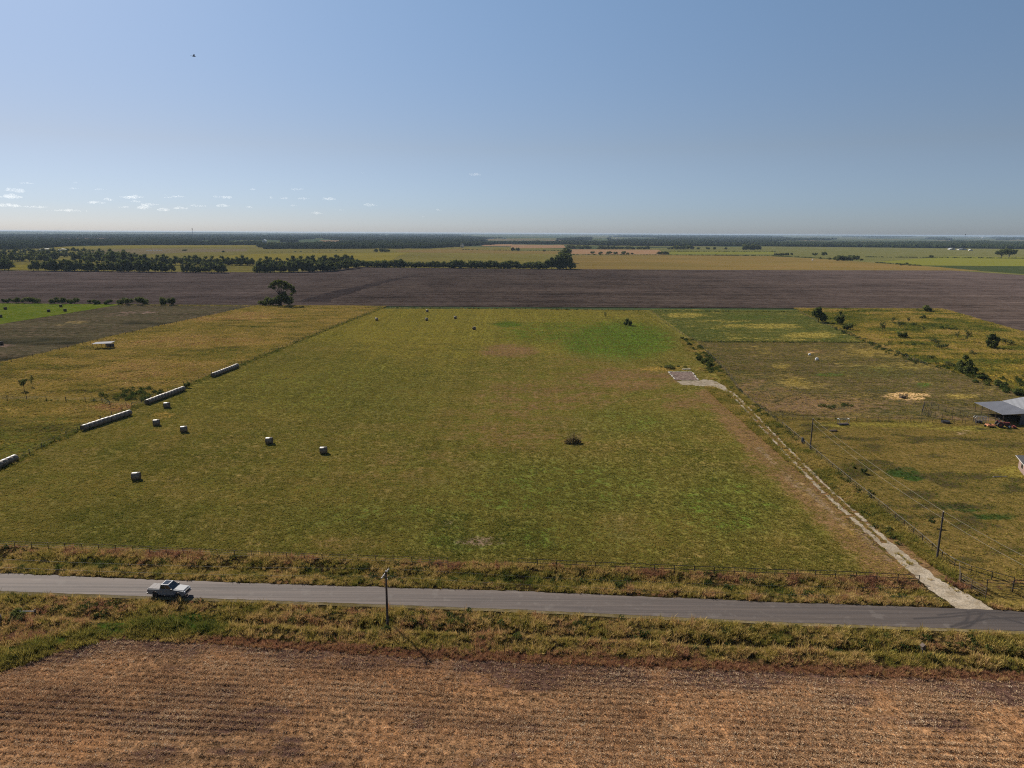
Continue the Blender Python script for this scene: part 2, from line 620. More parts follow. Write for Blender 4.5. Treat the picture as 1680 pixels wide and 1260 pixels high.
def zverge(x, y):
    df, dn = y - yt(x), yb(x) - y
    z = -.55 * np.exp(-((df - 4.4) / 1.7) ** 2) - .6 * np.exp(-((dn - 5.7) / .9) ** 2) + .28 * np.exp(-((dn - 7.4) / .9) ** 2)
    z = z + (vn(x, y, 3, 5) - .5) * .35 * ss(.2, 1.5, np.maximum(df, dn))
    edge = ss(0, 1.6, yf(x) - y) * ss(0, 1.2, y - ye(x)) * ss(-.2, .8, np.maximum(df, dn))
    gate = 1 - ss(2.5, 5.0, np.abs(x - 62.2)) * 1.0
    z = np.where(y > yt(x), z * (1 - gate), z)
    return z * edge - .02


def zstub(x, y):
    row = .045 * np.sin((y + .066 * x) * 2 * PI / 1.0 + (vn(x, y, 14, 3) - .5) * 1.2)
    return (row + (vn(x, y, .9, 8) - .5) * .12) * ss(0, 1.5, ye(x) - y)


# far country: one sheet to the horizon, a patchwork of fields
m, t, out = new_mat('far_country')
pos = nd(t, 'ShaderNodeNewGeometry').outputs['Position']
warp = nd(t, 'ShaderNodeVectorMath', {0: stretch(t, pos, 1, .7, .12), 1: VAL(t, nd(t, 'ShaderNodeTexNoise', {'Vector': pos, 'Scale': 1 / 900}).outputs['Color'], M(t, 'ADD', 260, 0))}, operation='ADD').outputs[0]
vo = nd(t, 'ShaderNodeTexVoronoi', {'Vector': warp, 'Scale': 1 / 620}, distance='MANHATTAN')
rp = nd(t, 'ShaderNodeValToRGB', {0: nd(t, 'ShaderNodeSeparateColor', {0: vo.outputs['Color']}).outputs[0]})
rp.color_ramp.interpolation = 'CONSTANT'
els = rp.color_ramp.elements
for p, c in ((0, AL(96, 98, 58)), (.2, AL(118, 112, 66)), (.34, AL(70, 82, 48)), (.5, AL(146, 122, 100)), (.6, AL(84, 92, 50)), (.72, AL(60, 66, 44)), (.84, AL(128, 118, 74))):
    e = els[0] if p == 0 else (els[1] if p == .2 else els.new(p))
    e.position, e.color = p, (*c, 1)
wood = RMP(t, NZ(t, stretch(t, pos, 1 / 1500, 1 / 1300), 1.0, 5, .62), .47, .50)
col = MIX(t, wood, rp.outputs[0], (.03, .042, .02))
col = VAL(t, col, M(t, 'ADD', M(t, 'MULTIPLY', NZ(t, pos, 1 / 22, 3), 1.0), .5))
t.links.new(nd(t, 'ShaderNodeBsdfDiffuse', {'Color': col}).outputs[0], out.inputs[0])
sheet('terrain', [(-30000, -30000), (30000, -30000), (30000, 30000), (-30000, 30000)], -.6, m)

# low ridges along the horizon
hu = np.linspace(-.85, .85, 220)
hv = np.linspace(0, 1, 40)
U, V = np.meshgrid(hu, hv)
rr = 9500 + V * 18500
hx, hy = rr * np.sin(U), rr * np.cos(U)
hz = ss(.02, .95, V) * (16 + 26 * vn(hx, hy, 5200, 4, 4) + 10 * ss(.1, -.5, U) * vn(hx, hy, 2600, 9)) + 5 * (vn(hx, hy, 900, 7) - .5) * ss(0, .2, V)
hz = np.minimum(hz - 2, 49)
nf_ = 220
hf = [(j * nf_ + i, j * nf_ + i + 1, (j + 1) * nf_ + i + 1, (j + 1) * nf_ + i) for j in range(39) for i in range(nf_ - 1)]
hm = bpy.data.objects.new('hills', mesh_np('hills', np.stack([hx.ravel(), hy.ravel(), hz.ravel()], 1), hf, [m], True))
if sum(p.normal.z for p in hm.data.polygons) < 0:
    hm.data.flip_normals()
tag(link(hm), kind='structure')

S_FAR = (160, 40, 9, 2.5)
m_plow = field_mat('plowed_earth', AL(108, 93, 84), AL(92, 79, 73), AL(120, 102, 90), (150, 30, 7, 1.6), 1.2, (), .3, .1,
                   rows=((.004, .09, .03, 1.2), (.012, .25, .06, 1.2), (.03, .02, -.25, .9)), c3f=.5, dry=(60, 520, AL(126, 109, 102)))
m_wet = field_mat('damp_plowed_earth', AL(80, 70, 68), AL(88, 76, 72), AL(98, 84, 78), (150, 30, 7, 1.6), 1.0, (), .3, .1, rows=((.02, .4, .03, 1.0),))
m_olive = field_mat('olive_field', AL(165, 153, 79), AL(143, 134, 69), AL(178, 157, 92), S_FAR, .6, rows=((.004, .05, 0, .6),))
m_yellow = field_mat('yellow_field', AL(183, 164, 69), AL(165, 153, 63), AL(183, 162, 84), S_FAR, .6, rows=((.004, .05, 0, .5),))
m_tan = field_mat('tan_stubble', AL(165, 141, 81), AL(185, 150, 92), AL(156, 139, 73), S_FAR, .7, rows=((.003, .05, 0, .7),))
m_pink = field_mat('pink_brown_earth', AL(209, 162, 121), AL(195, 155, 117), AL(217, 174, 130), S_FAR, .4)
m_grey = field_mat('grey_brown_field', AL(170, 150, 113), AL(153, 139, 96), AL(183, 157, 117), S_FAR, .5)
m_grn = field_mat('green_crop', AL(136, 136, 78), AL(146, 142, 84), AL(156, 148, 92), S_FAR, .6, rows=((.004, .06, 0, .5),))
m_brt = field_mat('bright_green_crop', AL(158, 158, 70), AL(170, 164, 74), AL(142, 146, 64), S_FAR, .8)
m_dgr = field_mat('dark_green_crop', AL(84, 98, 60), AL(92, 102, 64), AL(102, 106, 66), S_FAR, .5)

sheet('olive_field', gp([(-260, 446), (-260, 407), (60, 406.5), (400, 402), (800, 404.5), (938, 408), (935, 441), (590, 438), (420, 446)]), -.5, m_olive)
sheet('yellow_field', gp([(330, 427), (352, 420.5), (420, 416), (560, 415), (672, 414), (655, 419), (640, 428)]), -.45, m_yellow)
sheet('yellow_field', gp([(-40, 404.5), (130, 404), (230, 401.5), (420, 401.7), (420, 404), (190, 407), (130, 408)]), -.45, m_yellow)
sheet('grey_brown_field', gp([(150, 410), (240, 407.5), (405, 408), (405, 412), (300, 414), (200, 419), (140, 416)]), -.45, m_grey)
sheet('tan_strip_field', gp([(640, 411), (760, 407.5), (800, 410), (940, 412), (938, 416.5), (800, 415.5), (660, 413.5)]), -.45, m_tan)
sheet('pink_field', gp([(838, 401), (925, 402), (928, 406.5), (838, 407)]), -.45, m_pink)
sheet('green_strip_field', gp([(838, 408), (930, 407.6), (922, 411.5), (838, 411.5)]), -.4, m_grn)
sheet('pink_field', gp([(523, 394.2), (650, 395), (650, 397), (535, 396.5)]), -.4, m_pink)
sheet('pink_field', gp([(785, 400.5), (840, 400.5), (840, 404), (792, 403.5)]), -.4, m_pink)
sheet('green_field', gp([(936, 441), (938, 409), (1100, 406), (1260, 404), (2100, 408), (2100, 480), (1680, 452), (1560, 443)]), -.5, m_grn)
sheet('tan_field', gp([(935, 441.5), (939, 418.5), (1100, 418), (1260, 420), (1340, 424), (1450, 431.5), (1510, 436), (1600, 441), (1640, 445), (1560, 443.5)]), -.45, m_tan)
sheet('pink_field', gp([(934, 417), (939, 408.8), (1080, 409.5), (1094, 417.2)]), -.42, m_pink)
sheet('bright_green_field', gp([(1440, 429), (1560, 420.5), (1700, 422), (2100, 428), (2100, 445), (1700, 438), (1520, 435.5)]), -.45, m_brt)
sheet('bright_green_field', gp([(1097, 417), (1099, 412.5), (1270, 412.5), (1270, 416.5)]), -.45, m_brt)
sheet('dark_green_field', gp([(1512, 435), (1700, 436.5), (2100, 446), (2100, 478), (1700, 450.5), (1610, 444)]), -.4, m_dgr)
sheet('pasture_clearing', gp([(16, 441), (18, 434), (53, 434), (52, 442)]), -.4, m_yellow)
sheet('pasture_clearing', gp([(92, 432), (97, 428), (117, 428), (115, 432)]), -.4, m_yellow)

sheet('plowed_field', gp([(-420, 501), (-420, 441.5), (0, 443), (420, 446.5), (470, 446), (540, 443), (590, 437.5), (760, 440), (935, 441.2), (1260, 442.8),
                          (1560, 443.3), (1680, 451), (2200, 474)]) + [(900, 260), (236, 180), (250, 280), (273, 377), (303, 500), (196, 497), (-178, 497)], -.3, m_plow, .8, 12)
sheet('wet_plowed_strip', gp([(485, 494), (545, 478), (600, 466), (655, 455), (690, 449), (660, 457), (610, 470), (570, 482), (535, 495)]), -.26, m_wet, 3.0, 7)

# fields round the house
m_mead = field_mat('hay_meadow', AT(102, 98, 43), AT(112, 103, 48), AT(126, 106, 62), (60, 8, 1.7, .45), 2.2,
                   (('fresh', AT(128, 117, 50)), ('green', AT(86, 106, 38)), ('brown', AT(118, 92, 62)), ('pale', AT(150, 122, 62)), ('bare', AT(128, 108, 86))), .7, .16,
                   rows=((.9, .006, .0, .5), (.15, .004, .02, .55), (.012, .16, .1, .5)))
mead_green = lambda x, y: np.maximum.reduce([ell(x, y, (1010, 560, 110, 38, 1), (950, 545, 170, 26, .55), (650, 850, 260, 38, .38), (860, 880, 280, 40, .42), (560, 640, 240, 60, .3),
                                                 (900, 800, 260, 60, .42), (1000, 690, 150, 30, .4), (1190, 830, 120, 70, .45), (180, 850, 200, 40, .25), (835, 532, 30, 6, .9)),
                                             strip(x, y, [(1095, 612), (1040, 645), (985, 675), (930, 720)], 1.2, .45)])
mead_brown = lambda x, y: np.maximum.reduce([ell(x, y, (835, 576, 62, 14, .85), (900, 650, 150, 40, .5), (1030, 622, 110, 24, .75), (860, 700, 170, 50, .42), (700, 770, 150, 40, .3),
                                                 (1265, 750, 60, 60, .5), (1130, 660, 80, 20, .55), (960, 590, 100, 14, .35), (560, 890, 120, 14, .3), (1040, 870, 140, 30, .3)),
                                             strip(x, y, [(1170, 645), (1225, 700), (1290, 765), (1350, 818), (1420, 880), (1480, 930)], 7, .95)])
mead_fresh = lambda x, y: ell(x, y, (720, 530, 400, 44, .95), (400, 640, 240, 60, .35), (760, 570, 240, 26, .6), (640, 600, 200, 30, .4))
mead_pale = lambda x, y: np.maximum(ell(x, y, (270, 681, 20, 6, 1.2), (1300, 735, 26, 24, .6), (1085, 605, 40, 5, .9)), strip(x, y, [(1250, 742), (1330, 812), (1400, 875)], 1.2, .5))
mead_bare = lambda x, y: np.maximum(ell(x, y, (790, 888, 46, 9, .9), (720, 858, 40, 7, .5), (830, 742, 30, 6, .5)), strip(x, y, [(1245, 735), (1310, 795), (1400, 868), (1460, 920)], 1.1, .7))


def mead_xy(U, V):
    yy = 100 + V * 376
    x = xl(yy) + U * (xr(yy) - xl(yy))
    return x, yf(x) + V * (477.5 - yf(x))


gpatch('hay_meadow', mead_xy, 110, 230, m_mead, dict(green=mead_green, brown=mead_brown, fresh=mead_fresh, pale=mead_pale, bare=mead_bare))

m_gold = field_mat('golden_pasture', AT(138, 115, 56), AT(120, 103, 50), AT(98, 84, 46), (60, 9, 2.0, .5), 2.2,
                   (('green', AT(94, 92, 40)), ('brown', AT(122, 90, 56)), ('dark', AT(84, 74, 40)), ('pale', AT(170, 140, 78))), .9, .25, rows=((.03, .25, .1, .7),))
gold_green = lambda x, y: np.maximum.reduce([ell(x, y, (60, 730, 190, 60, .8), (400, 580, 140, 14, .5), (100, 660, 90, 10, .3)), strip(x, y, [(330, 576), (440, 577)], 6, .6)])
gold_brown = lambda x, y: ell(x, y, (380, 520, 130, 10, .6), (220, 610, 160, 30, .4), (190, 668, 40, 8, 1.0), (330, 560, 150, 14, .5))
gold_dark = lambda x, y: np.maximum(.7 * ss(.56, .70, vn(x * .25, y, 5, 77)), 0) + ell(x, y, (212, 650, 38, 9, 1.0), (90, 720, 60, 5, .7), (70, 768, 90, 5, .5), (300, 575, 120, 3, .5), (110, 605, 30, 4, .7))
gold_pale = lambda x, y: ell(x, y, (438, 523, 10, 2, 1), (205, 640, 20, 2, .7), (20, 672, 30, 5, .5), (150, 562, 10, 2, .8))
gpatch('golden_pasture', lambda U, V: (xg(100 + V * 397) + U * (xl(100 + V * 397) - xg(100 + V * 397)), 100 + V * 397), 60, 160, m_gold,
       dict(green=gold_green, brown=gold_brown, dark=gold_dark, pale=gold_pale))
m_graz = field_mat('grazed_field', AL(100, 91, 66, 1.3), AL(86, 80, 56, 1.3), AL(116, 98, 78, 1.3), (70, 12, 3, .8), 1.6,
                   (('sand', AL(150, 128, 84, 1.3)), ('pink', AL(150, 124, 108, 1.4)), ('dark', AL(64, 62, 46, 1.3))), .6, .15, rows=((.02, .2, .1, 1.0), (.006, .06, .15, .8)))
gpatch('grazed_field', lambda U, V: (-292 + U * (xg(150 + V * 348) + 292), 150 + V * 348), 50, 120, m_graz,
       dict(sand=lambda x, y: ell(x, y, (125, 529, 24, 3, .8), (100, 533, 14, 2, .5)), pink=lambda x, y: ell(x, y, (5, 567, 24, 3, 1), (225, 513, 46, 2.6, .6), (190, 517, 30, 2, .4)),
            dark=lambda x, y: ell(x, y, (60, 560, 120, 8, .6), (250, 530, 80, 5, .5), (40, 590, 60, 5, .6))), lambda x, y: 0 * x + .03)
m_lime = field_mat('lush_green_field', AL(114, 132, 44, 1.7), AL(124, 138, 48, 1.7), AL(140, 142, 60, 1.7), (70, 12, 3, .8), 1.0, (), .5, .12, rows=((.02, .2, .1, .4),))
sheet('lush_green_field', [(-272, 497), (-279, 384.6), (-290, 300), (-330, 180), (-640, 180), (-640, 500)], .06, m_lime, .5, 6)

m_pad = field_mat('paddock_grass', AT(76, 72, 44), AT(88, 76, 50), AT(104, 86, 62), (50, 8, 2.2, .6), 2.4,
                  (('dry', AT(132, 114, 60)), ('brown', AT(112, 90, 66)), ('sand', AT(196, 160, 112)), ('green', AT(64, 88, 36)), ('dark', AT(70, 66, 46))), .6, .15, rows=((.05, .35, .05, 1.1), (.015, .09, .08, .9)))
m_pad2 = field_mat('upper_paddock_grass', AT(76, 84, 42), AT(88, 90, 46), AT(104, 98, 54), (50, 8, 2.2, .6), 2.2,
                   (('dry', AT(148, 132, 66)), ('brown', AT(112, 90, 66)), ('sand', AT(196, 160, 112)), ('green', AT(64, 88, 36)), ('dark', AT(70, 66, 46))), .6, .15, rows=((.05, .35, .05, 1.0),))
pad_dry = lambda x, y: np.maximum(ell(x, y, (1125, 517, 40, 5, .8), (1250, 535, 90, 5, .75), (1330, 550, 60, 6, .9), (1180, 527, 60, 3, .5), (1290, 558, 60, 3, .6), (1450, 578, 80, 10, .75),
                                         (1480, 600, 70, 8, .5), (1300, 627, 40, 8, .8), (1280, 600, 20, 6, .6), (1570, 600, 40, 10, .5), (1580, 650, 40, 6, .6), (1360, 585, 50, 6, .3)),
                                  .4 * ss(.54, .72, vn(x, y, 11, 21)))
pad_brown = lambda x, y: ell(x, y, (1330, 665, 130, 18, .8), (1250, 640, 60, 22, .5), (1450, 690, 160, 8, .5), (1590, 690, 60, 10, .6), (1450, 660, 80, 8, .5), (1340, 577, 25, 3, .7))
pad_sand = lambda x, y: ell(x, y, (1490, 650, 42, 7, 1.2), (1330, 579, 10, 2, .8))
pad_green = lambda x, y: ell(x, y, (1515, 632, 18, 5, .7), (1360, 615, 40, 4, .6), (1230, 520, 60, 5, .4), (1440, 610, 90, 14, .35))
pad_dark = lambda x, y: ell(x, y, (1440, 641, 28, 4, 1.0), (1378, 666, 24, 6, .8), (1560, 642, 22, 3, .6))
PADM = dict(dry=pad_dry, brown=pad_brown, sand=pad_sand, green=pad_green, dark=pad_dark)
gpatch('upper_paddock', lambda U, V: (xr(337 + V * 146) + U * (xw(337 + V * 146) - xr(337 + V * 146)), 337 + V * 146), 40, 60, m_pad2, PADM)
gpatch('lower_paddock', lambda U, V: (xr(191 + V * 146) + U * (xw(191 + V * 146) - xr(191 + V * 146)), (193.5 - U * 5) * (1 - V) + 337 * V), 60, 90, m_pad, PADM)
m_yard = field_mat('yard_lawn', AT(108, 90, 48), AT(98, 86, 44), AT(116, 95, 54), (30, 5, 1.4, .4), 1.5,
                   (('lime', AT(124, 112, 52)), ('green', AT(54, 70, 32)), ('dark', AT(68, 60, 38)), ('pale', AT(150, 126, 98))), .6, .12, rows=((.05, .3, .05, .5),))
yard_lime = lambda x, y: np.maximum(ell(x, y, (1380, 697, 60, 6, .8), (1470, 696, 80, 6, 1), (1600, 703, 90, 5, 1), (1660, 776, 40, 16, .8)), .0)
yard_green = lambda x, y: np.maximum(ell(x, y, (1480, 775, 32, 9, 1.3), (1500, 784, 20, 6, 1.3), (1565, 832, 32, 5, 1.3), (1625, 848, 48, 6, 1.2), (1590, 838, 40, 4, .8), (1670, 796, 40, 10, .4), (1650, 990, 60, 12, .4)), .0)
yard_dark = lambda x, y: np.maximum(ell(x, y, (1400, 772, 40, 18, .7), (1510, 812, 40, 10, .8), (1430, 735, 50, 10, .5), (1540, 720, 60, 6, .5), (1640, 730, 60, 8, .5), (1650, 905, 60, 10, .5), (1600, 870, 40, 8, .5)),
                                    .7 * ss(.56, .7, vn(x, y * 2, 9, 33)))
yard_pale = lambda x, y: ell(x, y, (1600, 843, 14, 2.2, 1), (1577, 711, 12, 2, 1), (1585, 706, 10, 2, .6))
gpatch('yard_lawn', lambda U, V: (xr(96 + V * 96) + U * (163 - xr(96 + V * 96)), yf(xr(96) + U * 96) * (1 - V) + (193.5 - U * 5) * V), 70, 80, m_yard,
       dict(lime=yard_lime, green=yard_green, dark=yard_dark, pale=yard_pale))
m_weed = field_mat('weedy_pasture', AT(136, 116, 44), AT(112, 104, 42), AT(146, 118, 50), (40, 10, 2.5, .7), 2.0, (('green', AT(74, 84, 34)),), .9, .25, rows=((.03, .3, .05, .8),))
weed_green = lambda x, y: np.maximum(ell(x, y, (1380, 525, 70, 12, .7), (1540, 535, 60, 6, .7), (1610, 540, 40, 6, .6), (1600, 600, 60, 16, .5), (1660, 640, 40, 16, .7)), .75 * ss(.47, .62, vn(x * .4, y, 7, 40)))
gpatch('weedy_pasture', lambda U, V: (xw(150 + V * 347) + U * (xw2(150 + V * 347) - xw(150 + V * 347)), 150 + V * 347), 40, 110, m_weed, dict(green=weed_green))

m_verge = field_mat('verge_earth', AT(62, 52, 28), AT(52, 44, 24), AT(44, 34, 24), (20, 5, 1.2, .35), 2.0, (('green', AT(64, 82, 30)), ('red', AT(80, 52, 38)), ('lawn', AT(106, 90, 46))), 1.0, .2)
gpatch('verge', lambda U, V: (-150 + U * 340, ye(-150 + U * 340) * (1 - V) + yf(-150 + U * 340) * V), 420, 60, m_verge,
       dict(lawn=lambda x, y: ss(65.5, 67.5, x) * ss(.3, 1.2, y - yt(x)), green=lambda x, y: strip(x, y, [(-60, 1105), (0, 1086), (70, 1068), (150, 1049), (240, 1035), (340, 1030)], 4.2, .9), red=lambda x, y: 1 - ss(.6, 2.4, y - ye(x))), zverge)
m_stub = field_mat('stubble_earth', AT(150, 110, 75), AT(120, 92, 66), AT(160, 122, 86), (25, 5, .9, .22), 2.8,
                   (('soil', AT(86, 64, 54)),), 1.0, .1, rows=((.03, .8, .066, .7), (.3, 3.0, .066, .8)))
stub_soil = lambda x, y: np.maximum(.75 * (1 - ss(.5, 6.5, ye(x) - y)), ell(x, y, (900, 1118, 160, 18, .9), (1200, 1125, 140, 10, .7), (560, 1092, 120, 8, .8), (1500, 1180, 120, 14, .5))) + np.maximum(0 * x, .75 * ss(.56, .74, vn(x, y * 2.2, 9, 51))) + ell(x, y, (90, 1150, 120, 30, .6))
gpatch('stubble_field', lambda U, V: (-150 + U * 340, 20 * (1 - V) + ye(-150 + U * 340) * V), 420, 130, m_stub, dict(soil=stub_soil), zstub)

# road: crowned strip with a ragged far edge
m, t, out = new_mat('chip_seal')
pos = nd(t, 'ShaderNodeNewGeometry').outputs['Position']
sep = nd(t, 'ShaderNodeSeparateXYZ', {0: pos}).outputs
far = RMP(t, sep[0], -40, 70)
c = MIX(t, far, AL(136, 122, 114), AL(104, 93, 86))
st = NZ(t, stretch(t, pos, .02, 1.1, .066), 1.0, 3)
c = MIX(t, M(t, 'MULTIPLY', RMP(t, st, .45, .62), .55), c, AL(92, 84, 82))
ck = NZ(t, stretch(t, pos, .5, .5), 1.0, 5)
c = MIX(t, M(t, 'MULTIPLY', RMP(t, ck, .58, .66), .35), c, AL(150, 140, 132))
sl = NZ(t, stretch(t, pos, .008, 2.6, .066), 1.0, 2)
c = MIX(t, M(t, 'MULTIPLY', RMP(t, sl, .5, .62), .5), c, AL(84, 76, 72))
c = MIX(t, M(t, 'MULTIPLY', RMP(t, NZ(t, stretch(t, pos, .05, .12, .066), 1.0, 4, .7), .55, .68), .35), c, AL(84, 76, 73))
tm = nd(t, 'ShaderNodeAttribute', attribute_name='tyre').outputs['Fac']
c = MIX(t, M(t, 'MULTIPLY', tm, M(t, 'ADD', .45, M(t, 'MULTIPLY', ck, .6)), clamp=True), c, AL(50, 46, 48))
c = VAL(t, c, M(t, 'ADD', .72, M(t, 'MULTIPLY', NZ(t, pos, 5, 3, .7), .56)))
bmp = nd(t, 'ShaderNodeBump', {'Strength': .4, 'Distance': .02, 'Height': NZ(t, pos, 9, 3)}).outputs[0]
t.links.new(nd(t, 'ShaderNodeBsdfPrincipled', {'Base Color': c, 'Roughness': .85, 'Specular IOR Level': .25, 'Normal': bmp}).outputs[0], out.inputs[0])
m_road = m


def road_xy(U, V):
    x = -200 + U * 400
    a, b = yb(x) + (vn(x, x * 0, 1.1, 60) - .5) * .22, yt(x) + (vn(x, x * 0 + 9, 1.3, 61) - .5) * .5
    return x, a * (1 - V) + b * V


def tyre(x, y):
    px, py = proj(x, y)
    arcs = [[(1575, 1032), (1590, 1028), (1603, 1018), (1612, 1008)], [(1567, 1027), (1585, 1020), (1590, 1010), (1588, 1004)], [(1500, 1016), (1560, 1013), (1620, 1006)],
            [(1540, 1010), (1600, 1004), (1680, 1008)], [(1620, 1010), (1680, 1024)], [(1560, 1029), (1620, 1016), (1680, 1014)]]
    o = np.zeros(np.shape(x))
    for a in arcs:
        g = gp(a)
        d = pline(x, y, g)
        o = np.maximum(o, .9 * (1 - ss(.10, .34, d)))
    o = np.maximum(o, .5 * ss(1500, 1640, px) * (1 - ss(.6, 2.6, np.abs(y - yt(x) + 1.4))))
    for f, a in ((.22, .28), (.44, .22), (.62, .22), (.80, .28)):
        yc = yb(x) + f * (yt(x) - yb(x))
        o = np.maximum(o, a * (1 - ss(.15, .6, np.abs(y - yc))) * (.4 + .6 * vn(x, y, 6, 62)))
    return o


gpatch('road', road_xy, 1400, 30, m_road, dict(tyre=tyre), lambda x, y: .05 + .05 * np.sin(PI * np.clip((y - yb(x)) / (yt(x) - yb(x)), 0, 1)))
m_grav = field_mat('pale_gravel', AL(236, 218, 192), AL(214, 196, 170), AL(172, 152, 122), (9, 2.2, .6, .18), 1.5, (), .6, .06)
m_shld = field_mat('gravel_shoulder', AL(176, 158, 120), AL(156, 138, 96), AL(128, 112, 66), (10, 2, .6, .2), 1.2, (), .6, .06)
gpatch('gravel_shoulder', lambda U, V: (-200 + U * 400, yb(-200 + U * 400) - .75 * (1 - V) + .1 * V + (vn(-200 + U * 400, U * 0, 2.5, 66) - .5) * .5 * (1 - V)), 500, 2, m_shld, None,
       lambda x, y: np.full_like(x, .035))

# gravel drive: apron, then two wheel tracks breaking up among weeds towards the slab
drv = [(1605, 1004), (1578, 985), (1548, 968), (1508, 938), (1462, 900), (1425, 868), (1390, 836), (1350, 800), (1316, 766), (1285, 734), (1262, 710), (1240, 686), (1215, 660), (1200, 645), (1186, 637), (1165, 631), (1120, 627)]
DRV = gp(drv)
dl = np.cumsum([0] + [math.dist(a, b) for a, b in zip(DRV[:-1], DRV[1:])])


def drive_at(s):
    return IP(s, dl, [p[0] for p in DRV]), IP(s, dl, [p[1] for p in DRV])


def track(name, s0, s1, off, w, seed, w1=None):
    zt = .040 + .0004 * (seed - 70) + (.006 if seed >= 80 else 0)
    k = max(3, int((s1 - s0) / .22))
    s = np.linspace(s0, s1, k)
    x, y = drive_at(s)
    dx, dy = np.gradient(x), np.gradient(y)
    n = np.hypot(dx, dy)
    nx_, ny_ = dy / n, -dx / n
    ww = np.linspace(w, w1 or w, k)
    a = ww * .5 + (vn(s, s * 0, 1.1, seed) - .5) * .95
    b = ww * .5 + (vn(s, s * 0 + 5, 1.1, seed + 1) - .5) * .95
    v = np.concatenate([np.stack([x + nx_ * (off + a), y + ny_ * (off + a), 0 * x + zt], 1), np.stack([x + nx_ * (off - b), y + ny_ * (off - b), 0 * x + zt], 1)])
    f = [(i, i + 1, k + i + 1, k + i) for i in range(k - 1)]
    me = mesh_np(name, v, f, [m_grav])
    if sum(p.normal.z for p in me.polygons) < 0:
        me.flip_normals()
    return tag(link(bpy.data.objects.new(name, me)), kind='structure')


track('gravel_drive', 0, 9.5, 0, 5.2, 70, 3.2)
track('gravel_drive', 9.4, 22, 0, 3.2, 72, 2.4)
for k, (a, b, off, w) in enumerate(((21.5, 30, .8, .8), (21.5, 33, -.75, .9), (31, 35, .9, .8), (34, 44, -.9, .8), (36, 64, .95, .6), (45, 52, -.9, .7), (53, 66, -.9, .75), (66, 84, .95, .5), (67, 75, -.9, .65), (78, 84, -.85, .5),
                                    (86, 97, .85, .5), (88, 96, -.85, .6), (99, 109, .75, .5), (101, 106, -.8, .6), (110, 119, -.7, .6), (112, 117, .75, .5), (120, 128, .6, .7), (121, 127, -.7, .7), (129, 138, .3, 1.2))):
    track('wheel_track', a, b, off, w, 80 + 3 * k)


# ------------------------------------------------------------------ low growth: tufts, stubble, weeds
GRASS = [(0, (.026, .046, .012)), (.18, (.086, .112, .022)), (.36, (.192, .170, .037)), (.55, (.325, .245, .062)), (.72, (.46, .32, .125)), (.86, (.32, .165, .085)), (1, (.22, .105, .065))]
m_grass = tint_mat('grass_blades', GRASS, .28)
m_straw = tint_mat('straw', [(0, (.07, .038, .027)), (.3, (.28, .162, .088)), (.6, (.48, .315, .18)), (.85, (.60, .44, .28)), (1, (.66, .54, .38))], .2)
m_forb = tint_mat('weed_leaves', [(0, (.014, .026, .009)), (.5, (.035, .055, .016)), (1, (.085, .095, .024))], .3)
tall = [tuft('tall_grass', m_grass, k, .62, .34, 24, .05, .75) for k in range(4)]
plume = [tuft('seeding_grass', m_grass, 40 + k, 1.25, .22, 9, .06, .45) for k in range(2)]
short = [tuft('short_grass', m_grass, 10 + k, .27, .40, 16, .075, .9) for k in range(3)]
straw = [tuft('straw_stalks', m_straw, 20 + k, .15, .19, 8, .05, 1.5) for k in range(4)]
forb = [leafball('leafy_weed', m_forb, 30 + k, .8, .55, 70, .13) for k in range(3)]


def rnd_in(n, x0, x1, y0, y1):
    return RNG.uniform(x0, x1, n), RNG.uniform(y0, y1, n)


def pts3(x, y, z):
    return np.stack([x, y, z], 1)


# roadside verges
x, y = rnd_in(185000, -135, 120, 60, 118)
df, dn = y - yt(x), yb(x) - y
px, py = proj(x, y)
inv = (y > ye(x) - .4) & (y < yf(x) + .5) & ((df > -.05 + .5 * vn(x, y, 1.2, 3)) | (dn > .62 + .75 * vn(x, y, 1.4, 4)))
dd = pline(x, y, DRV)
inv &= dd > IP(y, [88, 100], [3.2, 2.2]) * (.8 + .4 * vn(x, y, 2, 9))
lawn = (x > 66) & (y > yt(x) + 1.0)                                     # mown grass right of the drive
inv &= ~(lawn & (RNG.random(len(x)) < .94) & (dd > 4.2))
inv &= RNG.random(len(x)) < np.where((np.abs(dn - 5.7) < .6) & (x > -12), .07, np.clip(.3 + 1.3 * ss(.3, .7, vn(x, y, 1.7, 11)), 0, 1))
x, y, df, dn, px, py = x[inv], y[inv], df[inv], dn[inv], px[inv], py[inv]
big, mid, sm = vn(x, y, 14, 1), vn(x, y, 3.5, 2), RNG.random(len(x))
tin = .53 + .40 * (big - .5) + .60 * (mid - .5) + .42 * (sm - .5)
tin += .22 * (vn(x, y, .9, 13) - .5)
tin -= .26 * np.exp(-((df - 4.2) / 1.8) ** 2) * ss(.38, .6, vn(x, y, 7, 14))
tin += .10 * (df > 6.5) + .12 * ss(20, 55, x) * (df > 0)
rb = 1 - ss(.7, 2.4, y - ye(x) + 1.2 * (vn(x, y, 2, 15) - .5))
grn = np.maximum(strip(x, y, [(-60, 1105), (0, 1086), (70, 1068), (150, 1049), (240, 1035), (340, 1030)], 3.2, 1.0), .5 * ell(x, y, (30, 985, 60, 14, 1)))
tin = np.where(rb > .5, .82 + .22 * (sm - .5), tin) * (1 - .52 * grn * (.5 + .5 * (mid > .4))) + .02
sc = (.62 + .7 * sm) * np.clip(.80 + .9 * (vn(x, y, 1.9, 12) - .5) + .5 * grn, .4, 1.7) * np.where(np.abs(dn) < .9, .5, np.where(np.abs(df) < .7, .75, 1)) * np.where(rb > .5, .78, 1)
flat = ss(.58, .70, vn(x, y, 3.2, 19))
sc = sc * (1 - .45 * flat)
